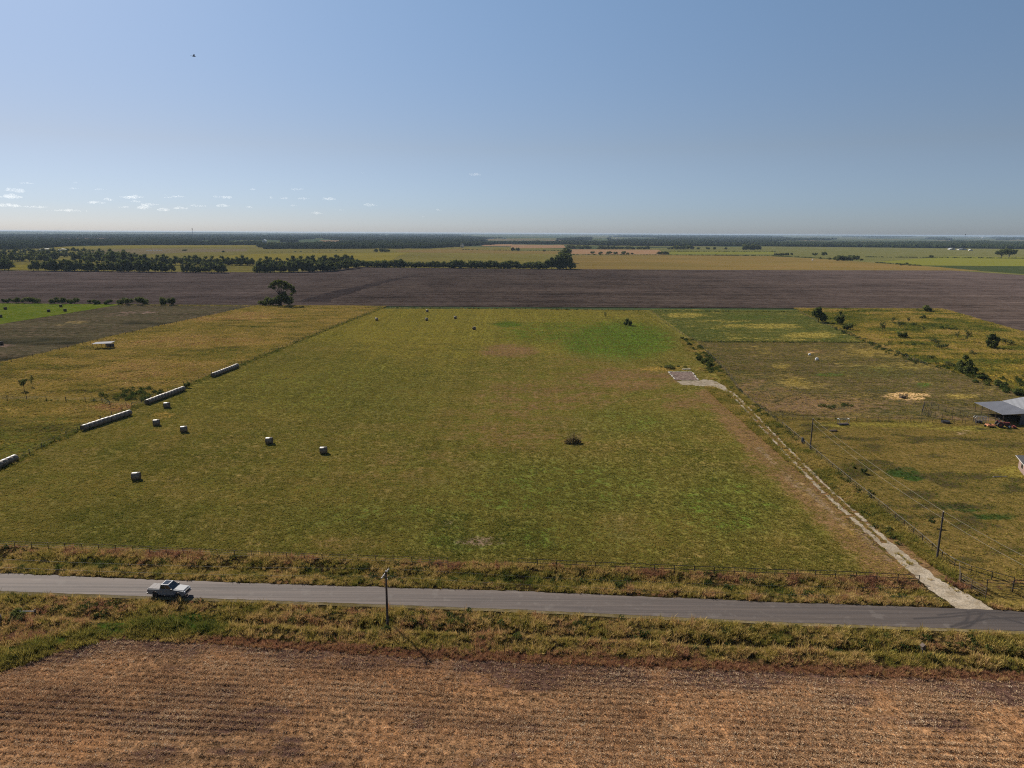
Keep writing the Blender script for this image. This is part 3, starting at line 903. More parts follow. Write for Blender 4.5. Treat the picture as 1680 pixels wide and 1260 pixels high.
scatter('roadside_grass', pts3(x, y, zverge(x, y)), sc, tin, tall + plume, idx=np.where((RNG.random(len(x)) < .07) & (flat < .3), RNG.integers(4, 6, len(x)), RNG.integers(0, 4, len(x))))
x, y = rnd_in(9000, -135, 66, 66, 112)
df, dn = y - yt(x), yb(x) - y
w = np.where(df > 0, .75 * np.exp(-((df - 3.9) / 1.9) ** 2), .32 * np.exp(-((dn - 3.2) / 2.2) ** 2)) * ss(.47, .62, vn(x, y, 8, 17)) + .05
w = np.maximum(w, 1.0 * ell(x, y, (100, 1005, 40, 14, .7), (160, 1000, 60, 16, .5), (632, 1035, 12, 8, 1.6), (610, 945, 50, 8, 1.0), (560, 945, 40, 8, .6), (1190, 960, 60, 5, .5), (1540, 985, 10, 14, 1)))
inv = (y > ye(x) + 1) & (y < yf(x)) & ((df > .7) | (dn > .9)) & (RNG.random(len(x)) < w) & (pline(x, y, DRV) > 3.0)
x, y = x[inv], y[inv]
scatter('roadside_weeds', pts3(x, y, zverge(x, y)), RNG.uniform(.4, 1.1, len(x)), .25 + .7 * RNG.random(len(x)), forb)

# stubble: straw clumps in rows, chaff between
n = 290000
x = RNG.uniform(-95, 95, n)
yy_ = RNG.uniform(44, 82, n)
row = (np.round(yy_ + .066 * x) + .25 - (vn(x, yy_, 14, 3) - .5) * .19) - .066 * x + RNG.normal(0, .11, n)
y = np.where(RNG.random(n) < .22 + .48 * ss(.35, .6, vn(x, yy_, 16, 58)) * ss(72, 64, yy_), row, yy_)
dens = .3 + .7 * ss(.3, .55, vn(x, y * 2, 10, 52))
inv = (y < ye(x) - .25) & (RNG.random(n) < dens * (.4 + .6 * ss(.3, 6, ye(x) - y))) & (np.abs(x) < y * .86 + 14)
x, y = x[inv], y[inv]
tin = .40 + .42 * (vn(x, y * 1.6, 7, 53) - .5) + .60 * (RNG.random(len(x)) ** 2.3)
scatter('stubble_straw', pts3(x, y, zstub(x, y)), RNG.uniform(.55, 1.25, len(x)), tin, straw, tilt=.9)

PAD = gp([(1111, 625.6), (1124, 624.3), (1147, 624.4), (1152, 622.6), (1168, 624), (1181, 629), (1190, 634), (1197, 643), (1187, 642.5), (1172, 636), (1152, 634), (1136, 632), (1119, 632)])
SLAB = gp([(1094, 610), (1137, 610), (1148, 625), (1106, 625)])
# hay meadow: short regrowth, thicker and greener in places
n = 250000
v_ = RNG.random(n) ** 1.75
y = 96 + v_ * 384
x = xl(y) + RNG.random(n) * (xr(y) - 4 - xl(y))
inv = (~inpoly(x, y, PAD) | (vn(x, y, 1.2, 48) > .62)) & ~inpoly(x, y, SLAB) & (y > yf(x) + .2) & (y < 476) & (pline(x, y, DRV) > 2.2) & (RNG.random(n) < .55 + .6 * vn(x, y, 5, 22))
x, y = x[inv], y[inv]
g_, b_, f_ = mead_green(x, y), mead_brown(x, y), mead_fresh(x, y)
tin = .405 + .20 * (vn(x, y, 22, 23) - .5) + .10 * (vn(x, y * .02, 1.6, 41) - .5) + .04 * (vn(x, y * .01, 5.5, 42) - .5) + .15 * (vn(x, y, 4, 24) - .5) + .16 * (RNG.random(len(x)) - .5) - .10 * g_ + .22 * b_ + .01 * f_
scatter('meadow_grass', pts3(x, y, 0 * x), RNG.uniform(.5, 1.0, len(x)) * (.8 + .25 * vn(x, y, 3, 25)) * (1 - .35 * b_), tin, short, tilt=.3)

# drive verge: tall golden weeds between drive and fence, fading up to the slab
n = 26000
y = RNG.uniform(97, 345, n)
xc = xr(y)
x = xc + RNG.uniform(-9.5, .6, n)
dd = pline(x, y, DRV)
inv = ((y < 238) & (dd > .55 + .9 * (vn(x, y, 1.5, 26) > .45)) & (x > np.array(IP(y, [97, 110, 238], [64.5, 63.5, 66])) - 2.2 + 0 * x)) | ((y >= 225) & (x > xc - 2.2 - 5 * (vn(x, y, 6, 27) > .62)))
inv &= (RNG.random(n) < .9) & ~((dd < 3.0) & (y < 112)) & ~inpoly(x, y, PAD) & ~inpoly(x, y, SLAB)
x, y = x[inv], y[inv]
tin = .46 + .5 * (vn(x, y, 5, 28) - .5) + .3 * (RNG.random(len(x)) - .5) - .12 * (pline(x, y, DRV) < 1.6)
scatter('drive_verge_grass', pts3(x, y, 0 * x), RNG.uniform(.5, 1.1, len(x)) * np.where(pline(x, y, DRV) < 1.3, .5, 1), tin, tall)
n = 2600
y = RNG.uniform(100, 340, n)
x = xr(y) + RNG.normal(-.2, .8, n) - 3.5 * (RNG.random(n) < .25)
inv = (RNG.random(n) < ss(.46, .62, vn(x, y, 9, 29)) * np.where(y > 235, .4, .3)) & (pline(x, y, DRV) > 1.5)
x, y = x[inv], y[inv]
xx, y_s = x, y
k = 2600
s_d = RNG.uniform(2, dl[-1] * .93, k)
gx, gy = drive_at(s_d)
off = np.where(RNG.random(k) < .45, RNG.normal(0, .22, k), np.sign(RNG.random(k) - .5) * RNG.normal(1.75, .3, k))
keep = (vn(s_d, off * 2, 2.6, 44) > np.where(s_d < 22, .50, .34)) & (s_d > np.where(np.abs(off) < 1, 9, 4))
gx, gy = (gx + off)[keep], gy[keep]
scatter('drive_weeds', pts3(gx, gy, 0 * gx + .03), RNG.uniform(.25, .62, len(gx)), .3 + .4 * RNG.random(len(gx)), tall)
scatter('drive_verge_weeds', pts3(x, y, 0 * x), RNG.uniform(.5, 1.5, len(x)) * np.where(y > 235, 1.1, .9), .3 + .6 * RNG.random(len(x)), forb)

# golden pasture on the left and the weedy pasture on the right
n = 90000
y = 104 + RNG.random(n) ** 1.3 * 385
x = xg(y) + RNG.random(n) * (xl(y) - xg(y))
inv = (x > -y * .80 - 25) & (RNG.random(n) < .3 + .9 * vn(x, y, 6, 31))
x, y = x[inv], y[inv]
tin = .535 + .40 * (vn(x, y, 9, 32) - .5) + .26 * (RNG.random(len(x)) - .5) - .18 * gold_green(x, y) + .16 * gold_brown(x, y) - .17 * gold_dark(x, y)
scatter('pasture_grass', pts3(x, y, 0 * x), RNG.uniform(.4, 1.0, len(x)) * (.45 + .95 * vn(x, y, 5, 35)), tin, tall)
n = 42000
y = RNG.uniform(160, 495, n)
x = xw(y) + RNG.random(n) * (xw2(y) - xw(y))
x, y = x[(x < y * .8 + 20)], y[(x < y * .8 + 20)]
tin = .525 + .44 * (vn(x, y, 10, 36) - .5) + .30 * (RNG.random(len(x)) - .5) - .3 * weed_green(x, y)
scatter('weedy_pasture_grass', pts3(x, y, 0 * x), RNG.uniform(.6, 1.3, len(x)) * (.6 + .7 * vn(x, y, 6, 37)), tin, tall)
# paddocks and yard: sparse short grass
n = 70000
y = 97 + RNG.random(n) ** 1.4 * 380
x = xr(y) + RNG.random(n) * (np.where(y > 192, xw(y), 162) - xr(y))
inv = (x < y * .8 + 20) & ~((y > 180) & (y < 206) & (x > 131))
x, y = x[inv], y[inv]
dk = np.where(y < 192, yard_dark(x, y), 0)
tin = .41 + .16 * (vn(x, y, 12, 38) - .5) + .2 * (RNG.random(len(x)) - .5) - .2 * dk + np.where(y > 192, .30 * pad_brown(x, y) + .16 * pad_dry(x, y) - .05 + np.where(y < 337, .06, -.09), .05 - .25 * yard_green(x, y))
scatter('paddock_short_grass', pts3(x, y, 0 * x), RNG.uniform(.4, .9, len(x)), tin, short, tilt=.3)

# weeds along field fences and the far field edge
lines = [(gp([(-10, 777), (60, 737), (135, 706), (240, 661), (350, 616), (420, 590), (500, 556), (625, 506)]), 3.2, .9, .30, .9), (gp([(625, 505.5), (850, 507), (1068, 510.5)]), 2.2, 1.0, .42, .9),
         (gp([(190, 500.5), (420, 502.5), (625, 505)]), 2.0, 1.2, .42, 1.0), (gp([(1068, 510.5), (1310, 511.5), (1540, 509)]), 2.2, .8, .34, .8),
         (gp([(1150, 561), (1430, 562)]), 1.8, 1.6, .12, .95), (gp([(0, 656), (165, 658), (190, 668)]), 2.0, .6, .22, .6), (gp([(1280, 686), (1400, 689), (1510, 693)]), 2.0, .5, .35, .7),
         (gp([(1310, 511), (1365, 534), (1425, 562)]), 3.0, .6, .42, .9)]
X, Y, T_, S_ = [], [], [], []
for pts, w, den, tn, s_ in lines:
    for a, b in zip(pts[:-1], pts[1:]):
        L = math.dist(a, b)
        k = int(L * w * den * 1.6)
        q = RNG.random(k)
        X.append(a[0] + (b[0] - a[0]) * q + RNG.normal(0, w * .28, k))
        Y.append(a[1] + (b[1] - a[1]) * q + RNG.normal(0, w * .28, k))
        T_.append(tn + RNG.normal(0, .13, k))
        S_.append(s_ * RNG.uniform(.5, 1.4, k))
X, Y, T_, S_ = map(np.concatenate, (X, Y, T_, S_))
scatter('fence_line_grass', pts3(X, Y, 0 * X), S_, T_, tall)
X, Y, S_ = [], [], []
for pts, w, den, s_ in ((lines[0][0], 1.2, .22, .8), (lines[1][0], 1.6, .22, 1.0), (lines[3][0], 1.6, .30, 1.0), (gp([(1425, 562), (1470, 582), (1520, 598)]), 4.5, .17, 1.5),
                        (gp([(1550, 600), (1590, 615), (1622, 630), (1662, 643), (1690, 650)]), 6.0, .22, 1.6), (gp([(1370, 538), (1425, 562)]), 3.0, .16, 1.4),
                        (gp([(182, 655), (205, 645), (240, 640), (252, 645), (215, 660)]), 7.0, .3, 1.3), (gp([(1345, 668), (1365, 667)]), 3, .8, 1.0), (gp([(1378, 665), (1402, 666)]), 3, .8, 1.0),
                        (gp([(1090, 603), (1112, 602)]), 5, .5, 1.3), (gp([(1480, 532), (1520, 536), (1570, 541)]), 12, .06, 2.0), (gp([(1490, 566), (1545, 570)]), 10, .06, 1.8), (gp([(1660, 620), (1700, 640)]), 10, .12, 1.6)):
    for a, b in zip(pts[:-1], pts[1:]):
        k = int(math.dist(a, b) * w * den) + 1
        q = RNG.random(k)
        X.append(a[0] + (b[0] - a[0]) * q + RNG.normal(0, w * .35, k))
        Y.append(a[1] + (b[1] - a[1]) * q + RNG.normal(0, w * .35, k))
        S_.append(s_ * RNG.uniform(.5, 1.3, k))
X, Y, S_ = map(np.concatenate, (X, Y, S_))
scatter('fence_line_weeds', pts3(X, Y, 0 * X), S_, .25 + .75 * RNG.random(len(X)), forb)


# ------------------------------------------------------------------ trees and bushes
m_bark = plain_mat('bark', (.075, .058, .045), .9, scale=2, var=.5)
m_leafd = leaf_mat('dark_foliage', (.032, .047, .015), (.125, .135, .040), .38)
m_leafm = leaf_mat('mid_foliage', (.040, .056, .018), (.13, .132, .042), .36)
m_leafl = leaf_mat('light_foliage', (.060, .075, .026), (.12, .12, .045), .35)
m_leafb = leaf_mat('brown_brush', (.13, .095, .042), (.23, .17, .07), .3)


def crown_mesh(name, mat, seed, lobes, nq, ls, core=.72):
    """Leaf quads over overlapping lobes (x, y, z, r, flatten), with a rough inner mass; a unit-high tree."""
    rd = random.Random(seed)
    mb = MB()
    if core:
        for i, (x, y, z, r, fl) in enumerate(lobes):
            mb.ball((x, y, z), (r * core, r * core, r * core * fl), 7, 5, .22, seed * 31 + i)
    wts = [l[3] ** 2 for l in lobes]
    for i in range(nq):
        x, y, z, r, fl = rd.choices(lobes, wts)[0]
        d = Vector((rd.gauss(0, 1), rd.gauss(0, 1), rd.gauss(.15, 1))).normalized()
        k = r * rd.uniform(.72, 1.12)
        c = Vector((x + d.x * k, y + d.y * k, z + d.z * k * fl))
        nrm = (d * 1.1 + Vector((rd.gauss(0, 1), rd.gauss(0, 1), rd.gauss(0, 1))) * .6).normalized()
        u = nrm.orthogonal().normalized()
        w = nrm.cross(u)
        a = rd.uniform(0, PI)
        u, w = u * math.cos(a) + w * math.sin(a), w * math.cos(a) - u * math.sin(a)
        s = ls * rd.uniform(.5, 1.35)
        mb.add([c - u * s, c - w * s * .7, c + u * s, c + w * s * .7], [(0, 1, 2, 3)])
    return mb.mesh(name, mat)


def lobeset(seed, n, spread, z0, z1, r0_, r1_, fl=.85):
    rd = random.Random(seed)
    L = []
    for i in range(n):
        a, q = 2 * PI * i / n + rd.uniform(-.5, .5), spread * math.sqrt(rd.uniform(.05, 1))
        tq = q / spread
        z = rd.uniform(z0, z1) * (1 - .25 * tq)
        L.append((q * math.cos(a), q * math.sin(a), z, rd.uniform(r0_, r1_) * (1 - .2 * tq), fl * rd.uniform(.85, 1.15)))
    return L


def trunk_mesh(seed, lobes, r=.028, fork=.22):
    rd = random.Random(seed)
    mb = MB()
    mb.tube((0, 0, -.02), (rd.uniform(-.02, .02), rd.uniform(-.02, .02), fork), r, r * .75, 7)
    for x, y, z, rr_, fl in lobes[:7]:
        mb.path([(0, 0, fork * .85), (x * .45, y * .45, fork + (z - fork) * .6), (x * .95, y * .95, z)], r * .55, 5, r * .14)
    return mb.mesh('trunk', m_bark)


VAR = {}


def variant(kind, k):
    key = (kind, k)
    if key in VAR:
        return VAR[key]
    sd = hash_seed = sum(map(ord, kind)) * 17 + k * 101
    if kind == 'wood':        # round broadleaf, crown nearly to the ground
        lb = lobeset(sd, 10, .38, .20, .76, .20, .29)
        lb.append((0, 0, .80, .19, .9))
        v = (crown_mesh('crown', m_leafd, sd, lb, 620, .058), trunk_mesh(sd, lb))
    elif kind == 'hedge':     # lower, denser, wide
        lb = lobeset(sd, 9, .48, .22, .70, .24, .34, .9)
        v = (crown_mesh('crown', m_leafm if k % 3 == 1 else m_leafd, sd, lb, 560, .062), trunk_mesh(sd, lb, .03, .18))
    elif kind == 'bush':
        lb = lobeset(sd, 7, .50, .25, .66, .24, .36, .9)
        v = (crown_mesh('crown', m_leafd, sd, lb, 760, .06), trunk_mesh(sd, lb, .022, .12))
    elif kind == 'brush':
        lb = lobeset(sd, 6, .55, .2, .6, .2, .34, .9)
        v = (crown_mesh('crown', m_leafl, sd, lb, 420, .06, 0), trunk_mesh(sd, lb, .014, .08))
    elif kind == 'sapling':   # thin and see-through
        lb = lobeset(sd, 7, .16, .35, .92, .09, .16, 1.1)
        v = (crown_mesh('crown', m_leafm, sd, lb, 260, .036, 0), trunk_mesh(sd, lb, .016, .3))
    elif kind == 'yard':      # young tree on a clear stem
        lb = lobeset(sd, 8, .24, .5, .92, .12, .18)
        v = (crown_mesh('crown', m_leafd, sd, lb, 420, .04, .4), trunk_mesh(sd, lb, .02, .38))
    elif kind == 'open':      # tall tree, open spreading top on a leaning stem
        lb = [(-.12, 0, .90, .11, .8), (-.26, .05, .84, .10, .8), (-.34, -.04, .74, .07, .8), (.03, -.08, .94, .09, .8), (.16, .04, .87, .11, .8), (.30, 0, .78, .11, .8), (.42, .06, .68, .10, .9), (.50, -.05, .56, .08, 1),
              (.24, -.12, .70, .09, .8), (-.02, .12, .76, .09, .8), (-.18, -.1, .70, .06, .8), (.10, 0, .30, .17, 1), (.26, .06, .20, .17, 1), (-.05, -.05, .24, .15, 1), (.14, .02, .48, .07, 1), (.36, .1, .44, .05, 1)]
        v = (crown_mesh('crown', m_leafd, sd, lb, 2000, .036, .6), trunk_mesh(sd, lb, .034, .42))
    elif kind == 'fork':      # broad tree with two masses on two stems
        lb = lobeset(sd, 12, .52, .42, .82, .15, .24)
        v = (crown_mesh('crown', m_leafd, sd, lb, 1100, .045), trunk_mesh(sd, lb, .036, .2))
    VAR[key] = v
    return v


def plant(kind, k, p, h, label, cat='tree', group=None, name=None, wide=1.0, rz=None):
    cm, tm_ = variant(kind, k)
    rz = random.uniform(0, 2 * PI) if rz is None else rz
    o = thing(name or ('bush' if kind in ('bush', 'brush') else 'tree'), label, cat, (p[0], p[1], p[2]), rz, group, (h * wide, h * wide, h))
    link(bpy.data.objects.new('crown', cm), o)
    link(bpy.data.objects.new('trunk', tm_), o)
    return o


def px_plant(kind, k, px, py, hpx, label, cat='tree', group=None, name=None, wide=1.0, rz=None):
    p = G(px, py)
    return plant(kind, k, p, hpx * mpp(p), label, cat, group, name, wide, rz)


def tree_run(pts, gap, h0, h1, kind, label, group, seed, jit=1.5, wide=1.0, name=None):
    rd = random.Random(seed)
    made = []
    for (x0, y0), (x1, y1) in zip(pts[:-1], pts[1:]):
        k = max(1, round(abs(x1 - x0) / gap))
        for i in range(k):
            q = (i + rd.uniform(.2, .8)) / k
            px, py = x0 + (x1 - x0) * q, y0 + (y1 - y0) * q - rd.uniform(0, jit)
            made.append((h := rd.uniform(h0, h1), px_plant(kind, rd.randrange(5), px, py, h, label, 'tree', group, name, wide * rd.uniform(.85, 1.2))))
    made.sort(key=lambda q: q[0])
    if len(made) > 4:
        made[-1][1]['label'] = 'tallest ' + label
        made[0][1]['label'] = 'lowest ' + label


HW = 'long hedgerow behind the plowed field'
for k, (a, b, lab) in enumerate((((590, 438), (680, 439), 'dark tree in the hedgerow stretch below the lone grove, by the plowed field'), ((680, 439), (790, 440), 'dark tree in the middle stretch of the long hedgerow by the plowed field'),
                                 ((790, 440), (900, 441), 'dark tree in the hedgerow stretch leading up to the tall end clump'))):
    tree_run([a, b], 6.5, 10, 17, 'hedge', lab, HW, 1 + 40 * k, .4)
tree_run([(416, 447), (470, 447), (540, 445), (592, 438.5)], 7.5, 14, 21, 'wood', 'dark tree in the bulging front bank of the wood beside the plowed field', 'trees of the bulging wood bank', 2, .5)
tree_run([(425, 439), (500, 438), (580, 433)], 8.5, 13, 19, 'wood', 'tree standing behind the bulging wood bank, top showing over it', 'trees behind the bulging wood bank', 3, 1.5)
tree_run([(52, 444), (140, 445), (285, 446.5)], 8.5, 15, 21, 'wood', 'broad dark tree in the front edge of the wood above the plowed field', 'front trees of the large wood', 4, .5)
tree_run([(301, 447), (372, 447.5)], 8, 13, 20, 'wood', 'dark tree in the short clump between two gaps at the plowed field edge', 'trees of the short clump', 5, .5)
tree_run([(-60, 444), (18, 443.5)], 9, 14, 20, 'wood', 'dark tree beside the small pale clearing at the edge of the plowed field', 'trees beside the pale clearing', 6, .5)
tree_run([(228, 434), (300, 435), (420, 436)], 8.5, 12, 18, 'wood', 'rounded tree in the second row of the wood, behind the front trees', 'second row trees of the wood', 7, 1.5)
tree_run([(120, 432), (228, 433)], 9, 14, 22, 'wood', 'tall dark tree inside the wood in front of the olive field', 'inner trees of the wood', 8, 3)
tree_run([(-60, 433), (15, 432), (95, 428)], 9, 11, 17, 'wood', 'tree in the scattered wood round the small clearings', 'trees round the clearings', 9, 3)
tree_run([(-60, 424), (60, 423), (160, 422), (225, 425)], 8, 8, 13, 'wood', 'tree in the back of the wood below the white farm sheds', 'back trees of the wood', 10, 3)
tree_run([(-60, 415), (60, 416), (150, 415)], 8, 5, 9, 'wood', 'small far tree around the white farm sheds', 'trees round the white farm sheds', 11, 3)
for px, py, h, w in ((896, 441, 14, 1), (905, 441, 20, 1), (914, 441, 23, 1.1), (922, 441, 27, 1.1), (929, 441, 26, 1.1), (920, 434, 22, 1), (928, 431, 22, 1), (925, 426, 17, 1), (930, 421, 15, 1), (926, 416, 10, 1), (933, 413, 8, .8)):
    px_plant('wood', int(px) % 5, px, py, h, 'dark tall tree in the clump that closes the hedgerow beside the tan field', 'tree', 'clump at the hedgerow end', None, w)
FG = 'groves far off behind the tan field'
for x0, x1, yb_, g, h0, h1, lab in ((932, 968, 408.6, 5.5, 6, 9, 'tree in the dark grove behind the pink field, beside the hedgerow end'), (978, 1066, 409, 6, 5, 8, 'tree in the long low grove along the back of the pink field'),
                                    (1095, 1106, 409, 6, 4, 6, 'tree in the small clump beside the long dark grove'), (1108, 1138, 409, 5.5, 7, 9.5, 'tree in the dark grove in the middle of the far green strips'),
                                    (1159, 1174, 409.4, 6, 4, 6, 'tree in the low clump of three far off'), (1218, 1246, 409.8, 5.5, 9, 13, 'tree in the tallest of the far groves'),
                                    (1079, 1099, 417.4, 5, 5, 6.5, 'tree in the squat dark clump at the corner of the pink field'), (1270, 1293, 419.4, 5, 5, 7, 'tree in the low wide grove at the back of the tan field'),
                                    (1369, 1398, 427.5, 5.5, 9, 13, 'tree in the big dark clump beside the tan field'), (1396, 1408, 426, 5, 8, 10.5, 'tree in the smaller half of the big dark clump'),
                                    (616, 638, 413.6, 5, 5.5, 7.5, 'tree in the lone dark grove on the olive field')):
    tree_run([(x0, yb_), (x1, yb_)], g, h0, h1, 'hedge', lab, lab.replace('tree in', 'trees of'), int(x0), .2, 1.0)
for px, py, h, w, lab in ((972, 416.6, 6, 1, 'first round tree in the pink field row, next to the hedgerow end'), (985, 416.8, 6, 1, 'second round tree in the pink field row'), (999, 417, 6, 1.4, 'widest tree in the middle of the pink field row'),
                          (1010, 417, 6, 1.1, 'round tree just past the widest one in the pink field row'), (1023, 417, 6.5, 1, 'pale tree near the end of the pink field row'), (1030, 417.2, 4.5, 1, 'small tree near the end of the pink field row'),
                          (1037, 417.2, 3.5, 1.2, 'lowest last tree of the pink field row'), (1145, 409, 5, 1, 'single round tree beside the middle far grove'), (1191, 409.3, 5, 1, 'single far tree before the tallest grove'),
                          (1299, 418.6, 5, .8, 'tiny lone tree beside the low wide grove'), (1337, 419.6, 6.5, 1.1, 'round tree on the back edge of the tan field'), (1352, 419.6, 9, .9, 'upright tree on the back edge of the tan field'),
                          (1346, 424.6, 4, 1.3, 'low bush tree in the tan field corner'), (1361, 426, 5, 1, 'small tree beside the big dark clump'), (1413, 427.4, 4, 1.3, 'low dark bush past the big dark clump'),
                          (1528, 423, 6, 1, 'lone small tree out on the bright green field'), (841, 411.6, 8, .8, 'upright far tree, one of a pair on the pale field'), (850, 411.6, 8, .9, 'rounder far tree, the other of the pair on the pale field'),
                          (893, 412.4, 3.6, 1.2, 'low far bush on the pale green strip'), (366, 414, 4, 1.2, 'tiny dark tree on the olive field near the wood'), (1488, 433.4, 3.6, 1.1, 'small bush on the fence of the bright green field'),
                          (1478, 435.4, 3.6, 1, 'dark bush at the tan field fence corner'), (1492, 436, 3, 1.2, 'lowest bush at the tan field fence corner'), (303, 411.6, 3.2, 2.2, 'low dark thicket on the grey strip beyond the wood')):
    px_plant('hedge', int(px) % 5, px, py, h, lab, 'tree', None, None, w)
px_plant('fork', 0, 1643, 423, 17, 'broad dark tree with the lower split crown on the bright green field', 'tree', None, None, .95)
px_plant('fork', 1, 1655, 423, 19, 'taller half of the big dark tree pair on the bright green field', 'tree', None, None, .95)

# nearer trees and bushes
px_plant('open', 0, 461, 501, 41, 'tall open crowned tree rising over bushes at the plowed field edge', 'tree', None, None, 1.12, 0)
px_plant('bush', 0, 441, 501, 17, 'dark round bush at the foot of the tall open tree', 'bush', None, None, 1.0)
px_plant('bush', 1, 431, 501, 12, 'lowest bush of the clump by the tall open tree', 'bush', None, None, 1.0)
px_plant('bush', 2, 452, 501, 17, 'bush directly under the trunk of the tall open tree', 'bush', None, None, .9)
for px, py, h, w, lab in ((11, 497, 11, 1, 'bush at the start of the row behind the lush green field'), (30, 497, 12, 1.1, 'round bush beside the first one behind the lush green field'), (53, 497, 13, 1.3, 'wide bush above the bale on the lush green field'),
                          (90, 498, 13, 1, 'dark bush, first of the joined pair behind the green field'), (105, 498, 13, 1.1, 'dark bush in the joined pair behind the green field'), (122, 498, 12, 1, 'bush closing the joined clump behind the green field'),
                          (147, 497, 7, 1, 'small pale bush between clumps at the plowed field edge'), (158, 499, 10, 1, 'low bush at the tip of the green field'), (178, 499, 10, 1, 'bush past the tip of the green field'),
                          (206, 499.5, 16, 1.1, 'large round bush on the edge of the grazed field'), (233, 499.5, 17, .85, 'leaning bush standing alone on the grazed field edge'), (268, 500, 17, .6, 'feathery bush, first of the pair on dark ground'),
                          (282, 500, 16, .8, 'feathery wider bush, second of the pair on dark ground')):
    px_plant('bush', int(px) % 5, px, py, h, lab, 'bush', 'bushes along the near edge of the plowed field', None, w)
for kind, k, px, py, h, w, lab, nm in (('wood', 1, 1342, 529, 27, .95, 'large dark tree on the fence between paddock and weedy pasture', 'tree'), ('wood', 3, 1377, 532, 23, .7, 'narrower grey green tree beside the large dark fence tree', 'tree'),
                                       ('bush', 3, 1391, 541, 14, .85, 'dark round bush in front of the two fence trees', 'bush'), ('bush', 4, 1520, 511, 13, 1.1, 'dark bush at the back corner of the weedy pasture', 'bush'),
                                       ('bush', 0, 1514, 523, 8, 1, 'small dark bush just below the back corner bush', 'bush'), ('bush', 1, 1480, 554, 14, .9, 'dark round bush alone in the weedy pasture', 'bush'),
                                       ('sapling', 0, 1447, 545, 26, .9, 'thin sapling beside the pasture fence', 'tree'), ('sapling', 1, 1570, 557, 17, 1, 'thin sapling, smaller of two in the weedy pasture', 'tree'),
                                       ('sapling', 2, 1586, 561, 22, 1.1, 'thin sapling, taller of two in the weedy pasture', 'tree'), ('sapling', 3, 1474, 540, 18, .9, 'faint sapling above the lone dark bush', 'tree'),
                                       ('sapling', 4, 1465, 530, 16, .9, 'faint sapling near the back of the weedy pasture', 'tree'), ('sapling', 0, 1490, 529, 14, .9, 'faint slim sapling near the back corner of the weedy pasture', 'tree'), ('sapling', 1, 1515, 545, 12, 1.1, 'small sapling in the middle of the weedy pasture', 'tree'),
                                       ('wood', 2, 1626, 571, 26, .85, 'grey green tree with side lobe and long shadow in weedy pasture', 'tree'), ('brush', 2, 1650, 565, 14, 1.3, 'spreading brush beside the grey green pasture tree', 'bush'),
                                       ('brush', 0, 1541, 571, 10, 1.6, 'low spreading bush in the golden weeds', 'bush'), ('brush', 1, 1534, 562, 9, 1.6, 'low pale bush just behind the spreading one', 'bush'), ('brush', 3, 1595, 581, 8, 1.2, 'small round bush on the golden weeds', 'bush'),
                                       ('wood', 4, 1581, 612, 32, .75, 'dark pointed tree in the hedge beside the paddock', 'tree'), ('bush', 2, 1590, 614, 16, 1.2, 'dense bush at the foot of the pointed hedge tree', 'bush'),
                                       ('bush', 3, 1612, 624, 13, 1.2, 'dark bush further down the paddock hedge', 'bush'), ('bush', 0, 1640, 634, 14, 1.1, 'dark bush near the barn end of the paddock hedge', 'bush'), ('brush', 4, 1556, 600, 10, 1.3, 'pale bush where the paddock hedge begins', 'bush'),
                                       ('brush', 0, 1527, 588, 8, 1.5, 'grey low bush alone on the fence bank', 'bush'), ('bush', 4, 1668, 648, 12, 1.3, 'brown grey thicket right behind the barn', 'bush'),
                                       ('bush', 0, 1030, 534, 14, .8, 'single dark tree leaning out on the hay meadow', 'tree'), ('sapling', 2, 993, 522, 12, .9, 'small thin tree near the far fence of the meadow', 'tree'),
                                       ('bush', 1, 1146, 591, 9, .8, 'bush on the drive fence behind the slab', 'bush'), ('bush', 2, 1156, 597, 14, .8, 'larger green bush on the drive fence behind the slab', 'bush'), ('bush', 3, 1165, 601, 11, .9, 'dark bush low on the drive fence near the slab', 'bush'),
                                       ('bush', 4, 1119, 556, 5, 1.2, 'small bush far up the meadow fence', 'bush'), ('bush', 0, 1131, 567, 7, 1, 'small bush where cross fence meets meadow fence', 'bush'), ('brush', 3, 1100, 605, 7, 2.2, 'grey brush heap behind the slab', 'bush'),
                                       ('bush', 1, 1417, 777, 14, .55, 'small dark bush on the lawn', 'bush'), ('yard', 0, 1527, 864, 18, 1.0, 'young tree standing on the lawn beside the pole', 'tree'),
                                       ('yard', 1, 40, 641, 25, .95, 'young leafy tree on the golden pasture', 'tree'), ('sapling', 3, 53, 634, 23, .7, 'bare thin sapling behind the young leafy pasture tree', 'tree'),
                                       ('bush', 2, 307, 636, 13, .6, 'dark upright bush between two bale rows', 'bush'), ('bush', 3, 30, 1016, 20, 1.15, 'dense round bush by the white rail', 'bush'),
                                       ('bush', 4, 168, 933, 12, 1.2, 'dark leafy clump in the ditch across from the pickup', 'bush'), ('bush', 0, 1192, 965, 9, .9, 'pale green bush in the ditch', 'bush'), ('bush', 1, 1016, 963, 12, .9, 'blue green bush in the ditch beside the road', 'bush'), ('bush', 2, 632, 1038, 15, .9, 'dark green bush round the foot of the roadside pole', 'bush'),
                                       ('bush', 3, 1401, 768, 5, 1, 'tiny bush on the drive fence', 'bush')):
    px_plant(kind, k, px, py, h, lab, nm, None, nm, w)
